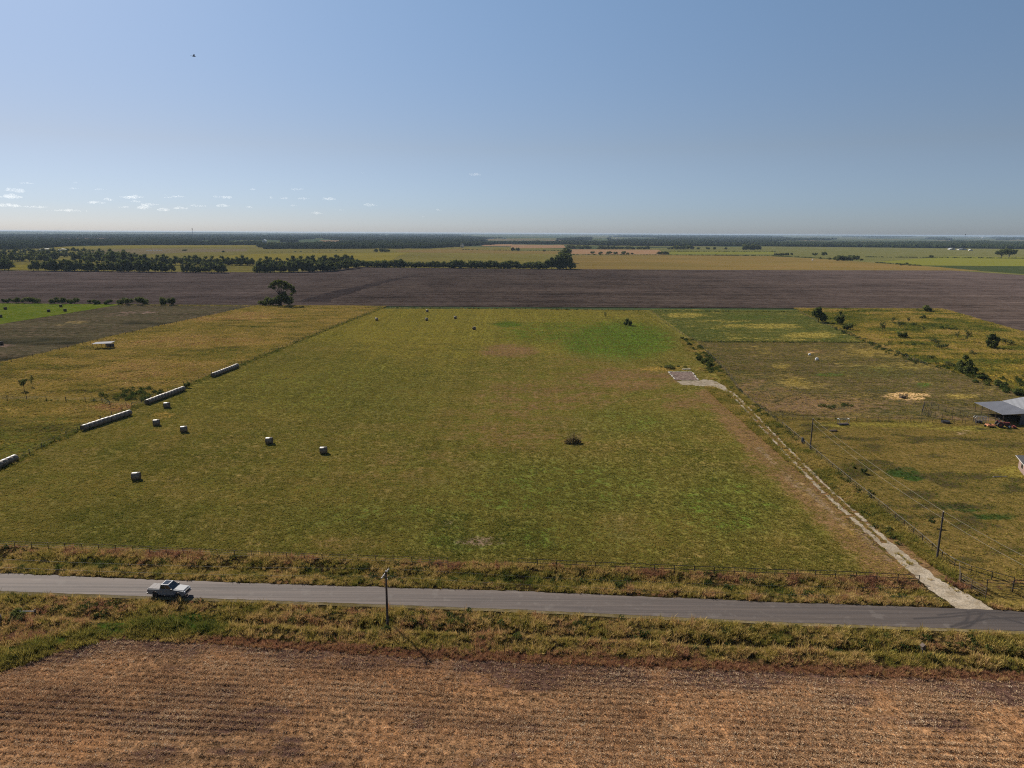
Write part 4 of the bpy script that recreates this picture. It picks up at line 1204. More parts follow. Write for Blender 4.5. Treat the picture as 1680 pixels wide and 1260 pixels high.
# half-dead brush pile in the middle of the meadow
bp = thing('brush_pile', 'brown half dead brush clump with bare twigs in the meadow', 'bush', G(940, 727), .3, None, 1.35)
s_ = mpp(G(940, 726))
lb = [(-.5, 0, .35, .5, .8), (.2, .1, .55, .55, 1), (.8, 0, .3, .45, .7), (-.9, .1, .2, .35, .6), (.3, -.3, .3, .5, .7)]
link(bpy.data.objects.new('foliage', crown_mesh('foliage', m_leafb, 5, [(a * 1.3, b * 1.3, c * 1.3, d * 1.3, e) for a, b, c, d, e in lb], 420, .16, .5)), bp)
mb = MB()
for i in range(26):
    a = random.uniform(0, 2 * PI)
    mb.tube((random.uniform(-.6, .8), random.uniform(-.4, .4), 0), (math.cos(a) * 1.5 + .2, math.sin(a) * 1.0, random.uniform(.8, 2.5)), .03, .01, 4)
mb.build('twigs', m_bark, bp)

# far woods: canopy masses that read as one
m_far = leaf_mat('far_canopy', (.022, .034, .014), (.048, .058, .024), .15)
far_protos = []
for k in range(4):
    rd = random.Random(900 + k)
    mb = MB()
    for i in range(9):
        r_ = rd.uniform(3.2, 5.5)
        mb.ball((rd.uniform(-13, 13), rd.uniform(-6, 6), r_ * rd.uniform(.75, 1.25)), (r_, r_, r_ * rd.uniform(.8, 1.1)), 7, 5, .25, k * 50 + i)
    far_protos.append(bpy.data.objects.new('canopy_mass', mb.mesh('canopy_mass', m_far)))
n = 60000
px, py = RNG.uniform(-250, 1930, n), 386 + RNG.random(n) ** 1.15 * 23
f1 = vn(px, py * 26, 120, 71, 4)
lim = IP(px, [-250, 0, 120, 200, 330, 420, 440, 700, 760, 830, 930, 1000, 1260, 1450, 1680, 1930], [412, 412, 403, 402, 402, 402, 408, 407.5, 404, 400, 401, 403, 404, 406, 408.5, 410])
thr = IP(px, [-250, 300, 420, 700, 900, 1300, 1930], [.40, .44, .45, .46, .48, .48, .46])
near_ = (py > lim - IP(px, [0, 420, 700, 760, 1000, 1250, 1680], [3.0, 2.2, 3.2, .8, .8, 2.6, 4.2]))
ok = (py < lim) & ((f1 > thr) | (near_ & (vn(px, py * 5, 60, 75) > .3)))
ok &= ~((px > 520) & (px < 640) & (py > 394) & (py < 397.2)) & ~((px > 640) & (px < 760) & (py > 398.6) & (py < 400.4)) & ~((px > 1390) & (px < 1560) & (py > 395.5) & (py < 398.5) & (f1 < .6))
px, py = px[ok], py[ok]
u, v = (px - 840) / FPX, (py - 630) / FPX
u, v = u * cr + v * sr, v * cr - u * sr
k_ = CH / np.maximum(v * cp + sp, .0016)
x, y = u * k_, (cp - v * sp) * k_
far_d = np.hypot(x, y)
ok = (far_d < 27000)
x, y, far_d = x[ok], y[ok], far_d[ok]
hz_ = np.where(far_d > 9600, ss(.02, .95, (far_d - 9500) / 18500) * 14, 0)
o = scatter('far_woodland', pts3(x, y, hz_), (.8 + .5 * RNG.random(len(x))) * (1 + ss(5000, 16000, far_d) * .8), RNG.random(len(x)), far_protos, tilt=0)
# low field hedges in the middle distance
X, Y = [], []
for pts, step in (((( 1085, 418.2), (1260, 419.6), (1370, 424.5)), 5), (((1420, 421.5), (1700, 424)), 6), (((1100, 412.4), (1270, 412.6)), 8), (((760, 409.6), (850, 410.8), (935, 411)), 9), (((440, 414), (560, 411)), 20), (((936, 417.8), (1080, 418.2)), 7), (((1440, 431), (1512, 436)), 9)):
    g = gp(pts)
    for a, b in zip(g[:-1], g[1:]):
        k = int(math.dist(a, b) / step) + 1
        q = np.linspace(0, 1, k)
        X.append(a[0] + (b[0] - a[0]) * q + RNG.normal(0, .8, k))
        Y.append(a[1] + (b[1] - a[1]) * q + RNG.normal(0, .8, k))
X, Y = np.concatenate(X), np.concatenate(Y)
scatter('field_hedge', pts3(X, Y, 0 * X - .4), RNG.uniform(.9, 2.6, len(X)), RNG.random(len(X)), [leafball('hedge_mass', m_leafd, 60, .9, 1.6, 60, .5)], tilt=0)


# ------------------------------------------------------------------ hay bales
m_hay = plain_mat('net_wrapped_hay', (.17, .137, .10), .5, scale=2.2, col2=(.075, .06, .043), bump=.8, spec=.4)
m_hayend = plain_mat('hay_end', (.13, .10, .07), .9, scale=3, var=.5, bump=.8, spec=.1)


def bale_mesh():
    mb, n, r, L = MB(), 20, .80, 1.5
    rings = [(-L / 2, r * .93), (-L / 2 + .07, r), (-.38, r * .985), (-.36, r), (0, r * .99), (.02, r), (.36, r), (.38, r * .985), (L / 2 - .07, r), (L / 2, r * .93)]
    v = []
    for x, q in rings:
        for i in range(n):
            a = 2 * PI * i / n
            z = q * math.sin(a)
            v.append((x, q * math.cos(a) * (1 + .03 * (z < 0)), max(z, -r * .95) + r * .95))
    f = [(k * n + i, k * n + (i + 1) % n, (k + 1) * n + (i + 1) % n, (k + 1) * n + i) for k in range(len(rings) - 1) for i in range(n)]
    mb.add(v, f)
    e = MB()
    for s in (-1, 1):
        for k, q in enumerate((.93, .62, .3)):
            off = s * (L / 2 - .004 + (.0 if k == 0 else .012 * k))
            q2 = (.62, .3, .0)[k]
            ring = [(off, q * r * math.cos(2 * PI * i / n), max(q * r * math.sin(2 * PI * i / n), -r * .95) + r * .95) for i in range(n)]
            if q2:
                ring2 = [(off + s * .012, q2 * r * math.cos(2 * PI * i / n), q2 * r * math.sin(2 * PI * i / n) + r * .95) for i in range(n)]
                e.add(ring + ring2, [(i, (i + 1) % n, n + (i + 1) % n, n + i)[::s] for i in range(n)])
            else:
                e.add(ring, [tuple(range(n))[::s]])
    return mb.mesh('net_wrap', m_hay, True), e.mesh('hay_end', m_hayend)


BW, BE = bale_mesh()
BWD = BW.copy()
BWD.materials[0] = plain_mat('old_dark_hay', (.06, .05, .038), .9, scale=2.2, var=.4, bump=.8, spec=.1)


def bale(p, rz, label, group, s=1.0, wrap=None):
    o = thing('round_bale', label, 'hay bale', (p[0], p[1], 0), rz, group, s)
    link(bpy.data.objects.new('net_wrap', wrap or BW), o)
    link(bpy.data.objects.new('hay_end', BE), o)
    return o


LOOSE = 'loose round bales on the hay meadow'
for px, py, rz, lab in ((224, 787, .25, 'round bale nearest the road, alone below the others on the meadow'), (257, 698, .3, 'round bale beside the first bale row, just right of its end'),
                        (302, 709, .3, 'round bale standing below a yellow grass patch'), (274, 669, .2, 'round bale close to the second bale row, above a yellow grass patch'),
                        (442, 728, .1, 'round bale out on open meadow, upper of a pair in line'), (531, 744, .1, 'round bale out on open meadow, lower of a pair in line'),
                        (618, 526, .2, 'distant round bale nearest the meadow corner fence'), (701, 512, .2, 'distant round bale closest to the far fence of the meadow'),
                        (700, 526, .3, 'distant round bale directly below the one by the far fence'), (747, 523, .2, 'distant round bale, one of the far five, beside the upper pair'), (778, 541, 1.2, 'distant pale topped round bale, lowest of the far five')):
    p = G(px, py)
    bale((p.x, p.y), rz, lab, LOOSE, 1.04)
for px, py, lab in ((9, 508, 'dark bale at the edge of the lush green field under the bushes'), (80, 512, 'dark bale on the lush green field, one of three close together, alone on one side'), (100, 504, 'dark bale on the lush green field right under the wide bush'),
                    (107, 511, 'dark bale near the point of the lush green field'), (1, 521, 'dark bale cut by the picture edge on the lush green field'), (2, 566, 'dark bale on the bare patch of the grazed field')):
    p = G(px, py)
    bale((p.x, p.y), .4, lab, 'dark bales beyond the grazed field', 1.1, BWD)
for (a, b, n, lab, gr) in (((136, 707), (214, 681), 11, 'wrapped bale packed end to end in the bale row nearest the cattle weeds', 'first bale row on the fence'),
                           ((241, 664), (302, 641), 12, 'wrapped bale packed end to end in the middle bale row beside the dark weeds', 'middle bale row on the fence'),
                           ((349, 619), (390, 603), 12, 'wrapped bale packed end to end in the farthest bale row', 'farthest bale row on the fence'),
                           ((-40, 786), (26, 756), 9, 'wrapped bale in the bale row cut by the picture edge', 'bale row cut by the picture edge')):
    A, B = G(*a), G(*b)
    d = (B - A)
    n = max(2, round(d.length / 1.56))
    for i in range(n):
        p = A + d * ((i + .5) / n)
        l = lab
        if i == 0:
            l = 'first wrapped bale, road end, of ' + gr.replace(' on the fence', ' along the fence')
        elif i == n - 1:
            l = 'last wrapped bale, far end, of ' + gr.replace(' on the fence', ' along the fence')
        bale((p.x + random.uniform(-.05, .05), p.y), math.atan2(d.y, d.x) + random.uniform(-.03, .03), l, gr, 1.0 + random.uniform(-.02, .02))

# ------------------------------------------------------------------ fences
m_rust = plain_mat('rusty_pipe', (.085, .058, .045), .75, .3, scale=2, var=.5)
m_darkp = plain_mat('dark_painted_pipe', (.035, .030, .028), .6, .2, scale=2, var=.4)
m_wood = plain_mat('weathered_wood', (.07, .055, .043), .9, scale=3, var=.5)
m_wire = plain_mat('fence_wire', (.07, .062, .058), .8, .2, scale=4)


def fence(name, label, cat, pts, gap, h, rails, mat, pr=.05, rr_=.03, zf=None, wires=(), off=0, post_name='post'):
    """Posts one by one, rails or wires between them; pts are ground xy."""
    seg = [math.dist(a, b) for a, b in zip(pts[:-1], pts[1:])]
    cum = np.cumsum([0] + seg)
    n = max(1, round(cum[-1] / gap))
    S = np.linspace(0, cum[-1], n + 1)
    P = [Vector((float(IP(s, cum, [p[0] for p in pts])), float(IP(s, cum, [p[1] for p in pts])), 0)) for s in S]
    if zf is not None:
        for p in P:
            p.z = float(zf(np.array([p.x]), np.array([p.y]))[0])
    root = thing(name, label, cat, P[0])
    pm = MB().tube((0, 0, -.25), (0, 0, h), pr, pr * .95, 6).mesh(post_name, mat)
    for i, p in enumerate(P):
        o = bpy.data.objects.new(post_name, pm)
        o.location = p - P[0]
        o.rotation_euler = (random.gauss(0, .02), random.gauss(0, .02), random.uniform(0, 6))
        link(o, root)
    for z in rails:
        mb = MB()
        mb.path([p - P[0] + Vector((0, 0, z)) for p in P], rr_, 6)
        mb.build('rail', mat, root)
    for z in wires:
        mb = MB()
        mb.path([p - P[0] + Vector((0, -pr, z)) for p in P], .014, 3)
        mb.build('wire', m_wire, root)
    return root


fence('wire_fence', 'roadside fence of dark posts with one top rail left of the weedy gap', 'fence', gp([(-30, 897), (150, 903), (347, 912), (482, 918), (610, 922), (735, 926)]), 2.85, 1.15, (1.10,), m_rust, .055, .03, zverge, (.35, .75))
fence('pipe_fence', 'two rail dark pipe fence along the meadow front up to the drive', 'fence', gp([(850, 928), (1000, 935), (1125, 940), (1260, 946), (1377, 949), (1507, 956)]), 3.0, 1.25, (1.2, .62), m_darkp, .06, .045, zverge)
fence('drive_fence', 'dark post and rail fence between the gravel drive and the lawn', 'fence', gp([(1283, 700), (1340, 748), (1400, 798), (1450, 838), (1495, 874), (1545, 917)]), 3.2, 1.3, (1.25,), m_darkp, .06, .04, None, (.4, .8))
fence('paddock_fence', 'wire fence with thin posts between the slab weeds and the lower paddock', 'fence', gp([(1141, 561), (1190, 608), (1215, 645), (1283, 700)]), 4.0, 1.25, (), m_rust, .06, .03, None, (.4, .8, 1.15))
fence('meadow_side_fence', 'straight wire fence between the hay meadow and the upper paddock', 'fence', gp([(1068, 511), (1105, 541), (1141, 561)]), 6.0, 1.3, (), m_rust, .07, .03, None, (.5, 1.0))
fence('lawn_corner_fence', 'dark rail fence sweeping from the pole down to the gate post', 'fence', gp([(1545, 917), (1578, 937), (1662, 960)]), 3.0, 1.25, (1.2,), m_darkp, .06, .05, None, (.5,))
fence('wing_fence', 'short slanting pipe wing fence running from the pale leaning post to the road', 'fence', gp([(1573, 953), (1597, 968), (1617, 979)]), 2.0, 1.35, (1.3, .95, .6, .25), m_rust, .06, .035, None)
fence('lawn_front_fence', 'four rail pipe fence along the front of the lawn', 'fence', gp([(1576, 955), (1595, 962), (1628, 967), (1661, 969)]), 3.0, 1.45, (1.4, .95, .45), m_rust, .06, .035, None)
fence('dark_gate_fence', 'heavy black rail fence beyond the gate post at the lawn front', 'fence', gp([(1661, 969), (1700, 971), (1760, 973)]), 2.8, 1.7, (1.65, 1.2, .75, .3), m_darkp, .09, .05, None)
fence('cross_fence', 'thin wire fence line crossing between the two paddocks', 'fence', gp([(1150, 562), (1420, 563)]), 5.0, 1.2, (1.1,), m_rust, .06, .025, None, (.5,))
fence('paddock_front_fence', 'long mesh fence between the lower paddock and the lawn', 'fence', gp([(1283, 688), (1400, 691), (1510, 694), (1602, 697)]), 2.8, 1.3, (1.25, .1), m_rust, .045, .028, None, (.4, .7, 1.0))
fence('left_cross_fence', 'fence of short wooden posts across the golden pasture by the dark weeds', 'fence', gp([(-20, 656), (60, 657), (165, 659), (187, 668), (245, 664)]), 6.2, 1.35, (), m_wood, .10, .03, None, (.5, .9, 1.25))
fence('meadow_fence', 'old post fence between hay meadow and golden pasture behind the bales', 'fence', gp([(-40, 795), (60, 739), (134, 703), (240, 658), (348, 613), (420, 589), (500, 555), (625, 505.5)]), 5.0, 1.25, (), m_wood, .08, .03, None, (.5, 1.1))
fence('grazed_field_fence', 'row of dark posts between the golden pasture and the grazed field', 'fence', gp([(0, 597), (63, 583), (183, 553), (305, 527), (400, 504)]), 5.5, 1.35, (), m_wood, .10, .03, None, (.5, 1.2))
fence('far_field_fence', 'fence line along the far end of the hay meadow', 'fence', gp([(625, 505), (850, 506.5), (1068, 510)]), 7.0, 1.3, (), m_wood, .09, .03, None, (.5, 1.1))
fence('weedy_pasture_fence', 'fence between the upper paddock and the weedy pasture', 'fence', gp([(1310, 511.5), (1340, 528), (1428, 563), (1522, 600)]), 6.0, 1.3, (), m_wood, .08, .03, None, (.5, 1.1))
lp = thing('leaning_post', 'pale bare pole leaning beside the wing fence', 'post', G(1575, 954))
MB().path([(0, 0, 0), (-.14, 0, 1.4), (-.42, .05, 2.9)], .07, 6, .04).build('shaft', plain_mat('pale_wood', (.42, .34, .24), .8), lp)
# corral panels next to the barn
cr_ = thing('corral_panels', 'pen of tall metal cattle panels beside the barn', 'cattle pen', G(1512, 681))
base = G(1512, 681)
for k, (a, b) in enumerate((((1512, 681), (1545, 689)), ((1516, 667), (1551, 676)), ((1512, 681), (1516, 667)), ((1545, 689), (1596, 695)), ((1551, 676), (1600, 689)))):
    A, B = G(*a) - base, G(*b) - base
    mb = MB()
    n = max(2, round((B - A).length / 2.2))
    for i in range(n + 1):
        p = A.lerp(B, i / n)
        mb.tube(p, p + Vector((0, 0, 1.75)), .05, n=5)
    for z in (.35, .7, 1.05, 1.4, 1.72):
        mb.tube(A + Vector((0, 0, z)), B + Vector((0, 0, z)), .028, n=4)
    mb.build('panel', m_wire if k < 3 else m_rust, cr_)

# ------------------------------------------------------------------ utility poles and lines
m_pole = plain_mat('treated_pole', (.050, .040, .034), .85, scale=1.2, var=.4)
m_arm = plain_mat('grey_timber', (.30, .28, .26), .8)
m_ins = plain_mat('pale_insulator', (.7, .68, .64), .3)
m_cable = plain_mat('aluminium_cable', (.34, .30, .24), .5, .3)
m_cabled = plain_mat('weathered_cable', (.09, .085, .08), .7, .2)


def pole(label, x, y, h, arm=None, z=0):
    o = thing('utility_pole', label, 'utility pole', (x, y, z), 0, 'wooden utility poles')
    MB().tube((0, 0, -.6), (0, 0, h), .17, .115, 10).build('shaft', m_pole, o)
    if arm is not None:
        d = Vector((math.cos(arm), math.sin(arm), 0))
        n = Vector((-d.y, d.x, 0))
        for s in (1,):
            mb = MB()
            c = n * (.16 * s)
            mb.tube(c - d * 1.25 + Vector((0, 0, h - .35)), c + d * 1.25 + Vector((0, 0, h - .35)), .07, n=4)
            mb.build('crossarm', m_arm, o)
        for q in (-1.1, -.5, .5, 1.1):
            MB().tube(d * q + Vector((0, 0, h - .30)), d * q + Vector((0, 0, h - .06)), .06, .045, 6).build('insulator', m_ins, o)
        mb = MB()
        mb.tube(d * .8 + Vector((0, 0, h - .4)), Vector((0, 0, h - 1.2)), .03, n=4)
        mb.tube(d * -.8 + Vector((0, 0, h - .4)), Vector((0, 0, h - 1.2)), .03, n=4)
        mb.build('brace', m_rust, o)
    MB().tube((0, 0, h), (0, 0, h + .16), .055, .04, 6).build('top_insulator', m_ins, o)
    MB().tube((.16, 0, h - 1.15), (.16, 0, h - 1.0), .05, .05, 6).build('side_insulator', m_ins, o)
    return o


pa, pb, pc = G(636, 1026), G(1537, 917), G(1329, 738)
pole('dark utility pole with crossarm standing in weeds beside the road', pa.x, pa.y, 7.7, R(80), -.1)
pole('bare utility pole at the lawn fence near the drive end', pb.x, pb.y, 7.9)
pole('bare utility pole half way up the drive', pc.x, pc.y, 7.6)
poff = Vector((70.5, 79.0, 0))
pole('utility pole at the roadside past the drive mouth', poff.x, poff.y, 8.0, R(80))


def span(label, a, b, sag, r, n=14):
    mb = MB()
    pts = [a.lerp(b, i / n) - Vector((0, 0, sag * 4 * (i / n) * (1 - i / n))) for i in range(n + 1)]
    k = MB().path(pts, r, 4)
    ob = k.build('power_line', m_cable if r > .015 else m_cabled)
    return tag(ob, label, 'power line', 'power lines')


up = lambda p, z: Vector((p.x, p.y, z))
span('upper cable from the lawn pole past the drive mouth', up(pb, 8.0), up(poff, 8.1), .35, .016)
span('lower cable from the lawn pole past the drive mouth', up(pb, 6.85), up(poff, 6.95), .45, .018)
span('upper cable between the two bare poles by the drive', up(pb, 8.0), up(pc, 7.7), .6, .0155)
span('lower cable between the two bare poles by the drive', up(pb, 6.85), up(pc, 6.55), .8, .0155)
da = Vector((math.cos(R(80)), math.sin(R(80)), 0))
for q in (-1.1, 1.1):
    w_ = 'near' if q < 0 else 'far'
    span('thin cable on the %s side of the roadside pole crossarm, running along the road' % w_, up(pa, 7.5) + da * q, up(poff, 7.8) + da * q, .9, .009, 20)
    span('thin cable on the %s arm of the roadside pole towards the pickup' % w_, up(pa, 7.5) + da * q, Vector((-101, 89.5, 7.7)) + da * q, .9, .009, 20)
poff2 = pole('utility pole beside the road before the pickup', -101, 89.5, 7.8, R(80))

# ------------------------------------------------------------------ pickup truck
m_white = plain_mat('white_paint', (.165, .17, .185), .55, .1, var=.04, coat=.1, spec=.3)
m_glass = plain_mat('tinted_glass', (.012, .014, .018), .06, 0, var=.1, spec=.6)
m_tyre = plain_mat('rubber', (.022, .022, .022), .85, scale=8)
m_rim = plain_mat('dark_alloy', (.12, .12, .125), .35, .8)
m_blk = plain_mat('black_plastic', (.025, .025, .027), .55)
m_red = plain_mat('red_lens', (.35, .02, .02), .2)
m_lens = plain_mat('headlamp_lens', (.6, .62, .65), .1)
m_ton = plain_mat('pale_vinyl_cover', (.20, .185, .18), .8, var=.08, spec=.2)
m_chr = plain_mat('bright_metal', (.5, .5, .52), .25, .9)
tc0 = G(281, 976)
rd_ang = math.atan2(float(yt(-44) - yt(-51)), 7.0)
trk = thing('pickup_truck', 'white crew cab pickup parked on the near edge of the road', 'pickup truck', (tc0.x - .1, tc0.y - .25, .07), rd_ang, None, (.9, .9, .97))


def arch(xc, r, zb, n=8):
    return [(xc + r * math.cos(PI - PI * i / n), zb + r * math.sin(PI * i / n)) for i in range(n + 1)]


prof = [(-2.88, .62)] + arch(-1.78, .52, .52) + arch(1.86, .52, .52) + [(2.80, .50), (2.95, .66), (2.94, 1.02), (2.80, 1.17), (1.30, 1.33), (1.15, 1.36), (-.98, 1.36), (-1.0, 1.34), (-2.92, 1.33), (-2.95, .8)]
body = MB().prism(prof, -.97, .97).build('body', m_white, trk)
bv = body.modifiers.new('soft_edge', 'BEVEL')
bv.width, bv.segments, bv.angle_limit = .05, 2, R(40)
# cab
cb = [(-1.02, .95, 1.35), (1.22, .95, 1.33), (.40, .78, 2.02), (-.82, .80, 2.04)]
v = [(x, s * y, z) for s in (-1, 1) for x, y, z in cb]
cab = MB().add(v, [(0, 1, 2, 3), (7, 6, 5, 4), (1, 5, 6, 2), (2, 6, 7, 3), (3, 7, 4, 0), (0, 4, 5, 1)]).build('cab', m_white, trk)
bv = cab.modifiers.new('soft_edge', 'BEVEL')
bv.width, bv.segments = .06, 2


def facet(name, quad, mat, parent, push=.012, th=.012):
    a, b, c, d = [Vector(q) for q in quad]
    n = (b - a).cross(d - a).normalized()
    p = [q + n * push for q in (a, b, c, d)]
    q = [r_ - n * th for r_ in p]
    return MB().add([*p, *q], [(0, 1, 2, 3), (7, 6, 5, 4), (0, 4, 5, 1), (1, 5, 6, 2), (2, 6, 7, 3), (3, 7, 4, 0)]).build(name, mat, parent)


def quad_on(P0, P1, P2, P3, u0_, u1_, v0_, v1_):
    P0, P1, P2, P3 = map(Vector, (P0, P1, P2, P3))
    f = lambda u_, v_: P0.lerp(P1, u_).lerp(P3.lerp(P2, u_), v_)
    return [f(u0_, v0_), f(u1_, v0_), f(u1_, v1_), f(u0_, v1_)]


c_ = lambda i, s: (cb[i][0], s * cb[i][1], cb[i][2])
facet('windscreen', quad_on(c_(1, -1), c_(1, 1), c_(2, 1), c_(2, -1), .05, .95, .06, .95), m_glass, trk)
facet('rear_window', quad_on(c_(0, 1), c_(0, -1), c_(3, -1), c_(3, 1), .1, .9, .2, .85), m_glass, trk)
for s in (-1, 1):
    q4 = (c_(0, s), c_(1, s), c_(2, s), c_(3, s))
    if s > 0:
        q4 = (c_(1, s), c_(0, s), c_(3, s), c_(2, s))
    ra, rb_ = ((.08, .47), (.51, .90)) if s < 0 else ((.10, .49), (.53, .92))
    for r_ in (ra, rb_):
        facet('side_window', quad_on(*q4, r_[0], r_[1], .14, .88), m_glass, trk)
    for x0, x1 in ((-.93, .06), (.10, 1.22)):
        dr = MB().box(((x0 + x1) / 2, s * .975, .96), (x1 - x0, .03, .74)).build('door', m_white, trk)
        MB().box((x0 + .14, s * .995, 1.16), (.2, .03, .05)).build('handle', m_blk, dr)
    MB().box((1.02, s * 1.10, 1.42), (.16, .24, .22)).build('mirror', m_blk, trk)
    MB().box((.1, s * .93, .50), (2.3, .14, .07)).build('running_board', m_blk, trk)
    MB().box((2.88, s * .74, .98), (.16, .36, .22)).build('headlight', m_lens, trk)
    MB().box((-2.94, s * .86, 1.05), (.08, .18, .42)).build('taillight', m_red, trk)
    for xc in (-1.78, 1.86):
        mb = MB()
        prf = [(.26, -.13), (.38, -.14), (.42, -.10), (.42, .10), (.38, .14), (.26, .13)]
        nseg = 20
        vv = [(rr2 * math.cos(2 * PI * i / nseg), yy2, rr2 * math.sin(2 * PI * i / nseg)) for i in range(nseg) for rr2, yy2 in prf]
        ff = [(i * 6 + j, ((i + 1) % nseg) * 6 + j, ((i + 1) % nseg) * 6 + (j + 1) % 6, i * 6 + (j + 1) % 6) for i in range(nseg) for j in range(6)]
        wh = thing('wheel', None, None, (xc, s * .86, .42))
        wh.parent = trk
        mb.add(vv, ff).build('tyre', m_tyre, wh)
        rm = MB()
        for k in range(6):
            a = 2 * PI * k / 6
            rm.tube((.05 * math.cos(a), s * .09, .05 * math.sin(a)), (.26 * math.cos(a), s * .09, .26 * math.sin(a)), .04, .03, 4)
        rm.tube((0, s * .05, 0), (0, s * .085, 0), .26, .26, 16)
        rm.tube((0, s * .06, 0), (0, s * .12, 0), .07, .06, 10)
        rm.build('rim', m_rim, wh)
q4 = (c_(3, -1), c_(2, -1), c_(2, 1), c_(3, 1))
sr_ = facet('sunroof', quad_on(*q4, .14, .86, .12, .88), m_glass, trk, .022)
facet('hood', [(1.34, -.80, 1.345), (2.72, -.74, 1.20), (2.72, .74, 1.20), (1.34, .80, 1.345)], m_white, trk, .03, .03)
for k in range(3):
    x0 = -2.86 + k * .615
    MB().box((x0 + .30, 0, 1.375), (.60, 1.72, .07), top=.985).build('tonneau_panel', m_ton, trk)
MB().box((2.96, 0, .93), (.07, 1.14, .34)).build('grille', m_blk, trk)
MB().box((2.98, 0, .62), (.18, 1.86, .20)).build('front_bumper', m_chr, trk)
MB().box((-3.0, 0, .66), (.16, 1.84, .20)).build('rear_bumper', m_chr, trk)
MB().box((-2.965, 0, 1.08), (.04, 1.5, .46)).build('tailgate', m_white, trk)

# ------------------------------------------------------------------ barn: lean-to and gabled open shed
m_tin_d = plain_mat('grey_sheet_metal', (.19, .19, .205), .45, .35, scale=.6, var=.12)
m_tin_sunlit = plain_mat('sunlit_tone_sheet_metal', (.30, .30, .31), .45, .3, scale=.6, var=.10)  # paler copy: sunlight on the gable's sun-facing slope put into the colour
m_tin_m = plain_mat('weathered_sheet_metal', (.19, .19, .205), .85, .0, scale=.6, var=.2, spec=.1)
m_tin_w = plain_mat('dark_wall_sheet', (.10, .095, .10), .6, .2, scale=.8, var=.3)
A0, A1 = G(1601.5, 660.5, 2.7), G(1647, 680, 2.7)                      # eave of the lean-to
ax = Vector((A1.x - A0.x, A1.y - A0.y, 0)).normalized()                # along the barn, towards the road
side = Vector((-ax.y, ax.x, 0))                                        # towards the ridge
LB = (A1 - A0).length
barn = thing('barn', 'open metal barn with grey lean-to and gabled roof, its sun side coloured paler', 'barn', (A0.x, A0.y, 0))
O = Vector((A0.x, A0.y, 0))


def bp_(s, d, z):
    return ax * s + side * d + Vector((0, 0, z))


W1, W2 = 7.4, 14.6
ZE, ZV, ZR = 2.7, 3.35, 4.7
for nm, d0, z0, d1, z1, mt in (('lean_to_roof', -.35, ZE, W1, ZV, m_tin_d), ('roof', W1 - .1, ZV + .05, W1 + 5.4, ZR, m_tin_sunlit), ('roof', W1 + 5.4, ZR, W1 + 10.8, ZV, m_tin_d)):
    rf = MB().slab([bp_(-.3, d0, z0), bp_(LB + .3, d0, z0), bp_(LB + .3, d1, z1), bp_(-.3, d1, z1)][::1], .08).build(nm, mt, barn)
    mb = MB()
    n = int(LB / .9)
    for i in range(n + 1):
        s = i * LB / n
        mb.tube(bp_(s, d0 + .02, z0 + .03), bp_(s, d1 - .02, z1 + .03), .03, n=3, cap=False)
    mb.build('rib', mt, rf)
for s in np.linspace(0, LB, 5):
    for d, z in ((0, ZE), (W1, ZV), (W1 + 10.6, ZV)):
        MB().tube(bp_(s, d, 0), bp_(s, d, z - .05), .07, n=6).build('post', m_rust, barn)
for d, z in ((0, ZE - .1), (W1, ZV - .1)):
    MB().tube(bp_(0, d, z), bp_(LB, d, z), .08, n=4).build('beam', m_rust, barn)
MB().add([bp_(LB - .1, W1 - 3, 0), bp_(LB - .1, W1 + 10.6, 0), bp_(LB - .1, W1 + 10.6, ZV - .15), bp_(LB - .1, W1 + 5.4, ZR - .15), bp_(LB - .1, W1 - 3, ZV - .4),
          bp_(LB - .02, W1 - 3, 0), bp_(LB - .02, W1 + 10.6, 0), bp_(LB - .02, W1 + 10.6, ZV - .15), bp_(LB - .02, W1 + 5.4, ZR - .15), bp_(LB - .02, W1 - 3, ZV - .4)],
         [(4, 3, 2, 1, 0), (5, 6, 7, 8, 9), (0, 1, 6, 5), (1, 2, 7, 6), (2, 3, 8, 7), (3, 4, 9, 8), (4, 0, 5, 9)]).build('wall', m_tin_w, barn)
MB().box(bp_(LB / 2, W1 + 10.5, ZV / 2 - .1), (LB, .08, ZV - .2), math.atan2(ax.y, ax.x)).build('wall', m_tin_w, barn)
MB().box(bp_(.1, W1 + 5.2, 1.2), (.08, 10.6, 2.4), math.atan2(ax.y, ax.x)).build('wall', m_tin_w, barn)
for k in range(5):
    s = LB * (.15 + .17 * k)
    mb = MB()
    for z in (.3, .7, 1.1, 1.5):
        mb.tube(bp_(s, .4, z), bp_(s, W1 - .3, z), .03, n=4)
    mb.build('stall_rail', m_rust, barn)

# machinery beside the barn
m_tred = plain_mat('faded_red_paint', (.17, .035, .026), .6, var=.35)
m_org = plain_mat('orange_paint', (.36, .13, .05), .55, var=.3)
m_galv = plain_mat('galvanised_metal', (.42, .43, .44), .45, .5)
m_whp = plain_mat('white_plastic', (.6, .59, .56), .5, var=.1)
trc = thing('tractor', 'old red farm tractor in front of the barn opening', 'tractor', G(1645, 701), R(-14))


def wheel(par, x, y, r, w, rim=m_rim):
    wh = thing('wheel', None, None, (x, y, r))
    wh.parent = par
    n = 18
    prf = [(.55, -.5), (.92, -.5), (1, -.3), (1, .3), (.92, .5), (.55, .5)]
    vv = [(a * r * math.cos(2 * PI * i / n), b * w, a * r * math.sin(2 * PI * i / n)) for i in range(n) for a, b in prf]
    ff = [(i * 6 + j, ((i + 1) % n) * 6 + j, ((i + 1) % n) * 6 + (j + 1) % 6, i * 6 + (j + 1) % 6) for i in range(n) for j in range(6)]
    MB().add(vv, ff).build('tyre', m_tyre, wh)
    MB().tube((0, -w * .3, 0), (0, w * .3, 0), .56 * r, n=14).build('rim', rim, wh)


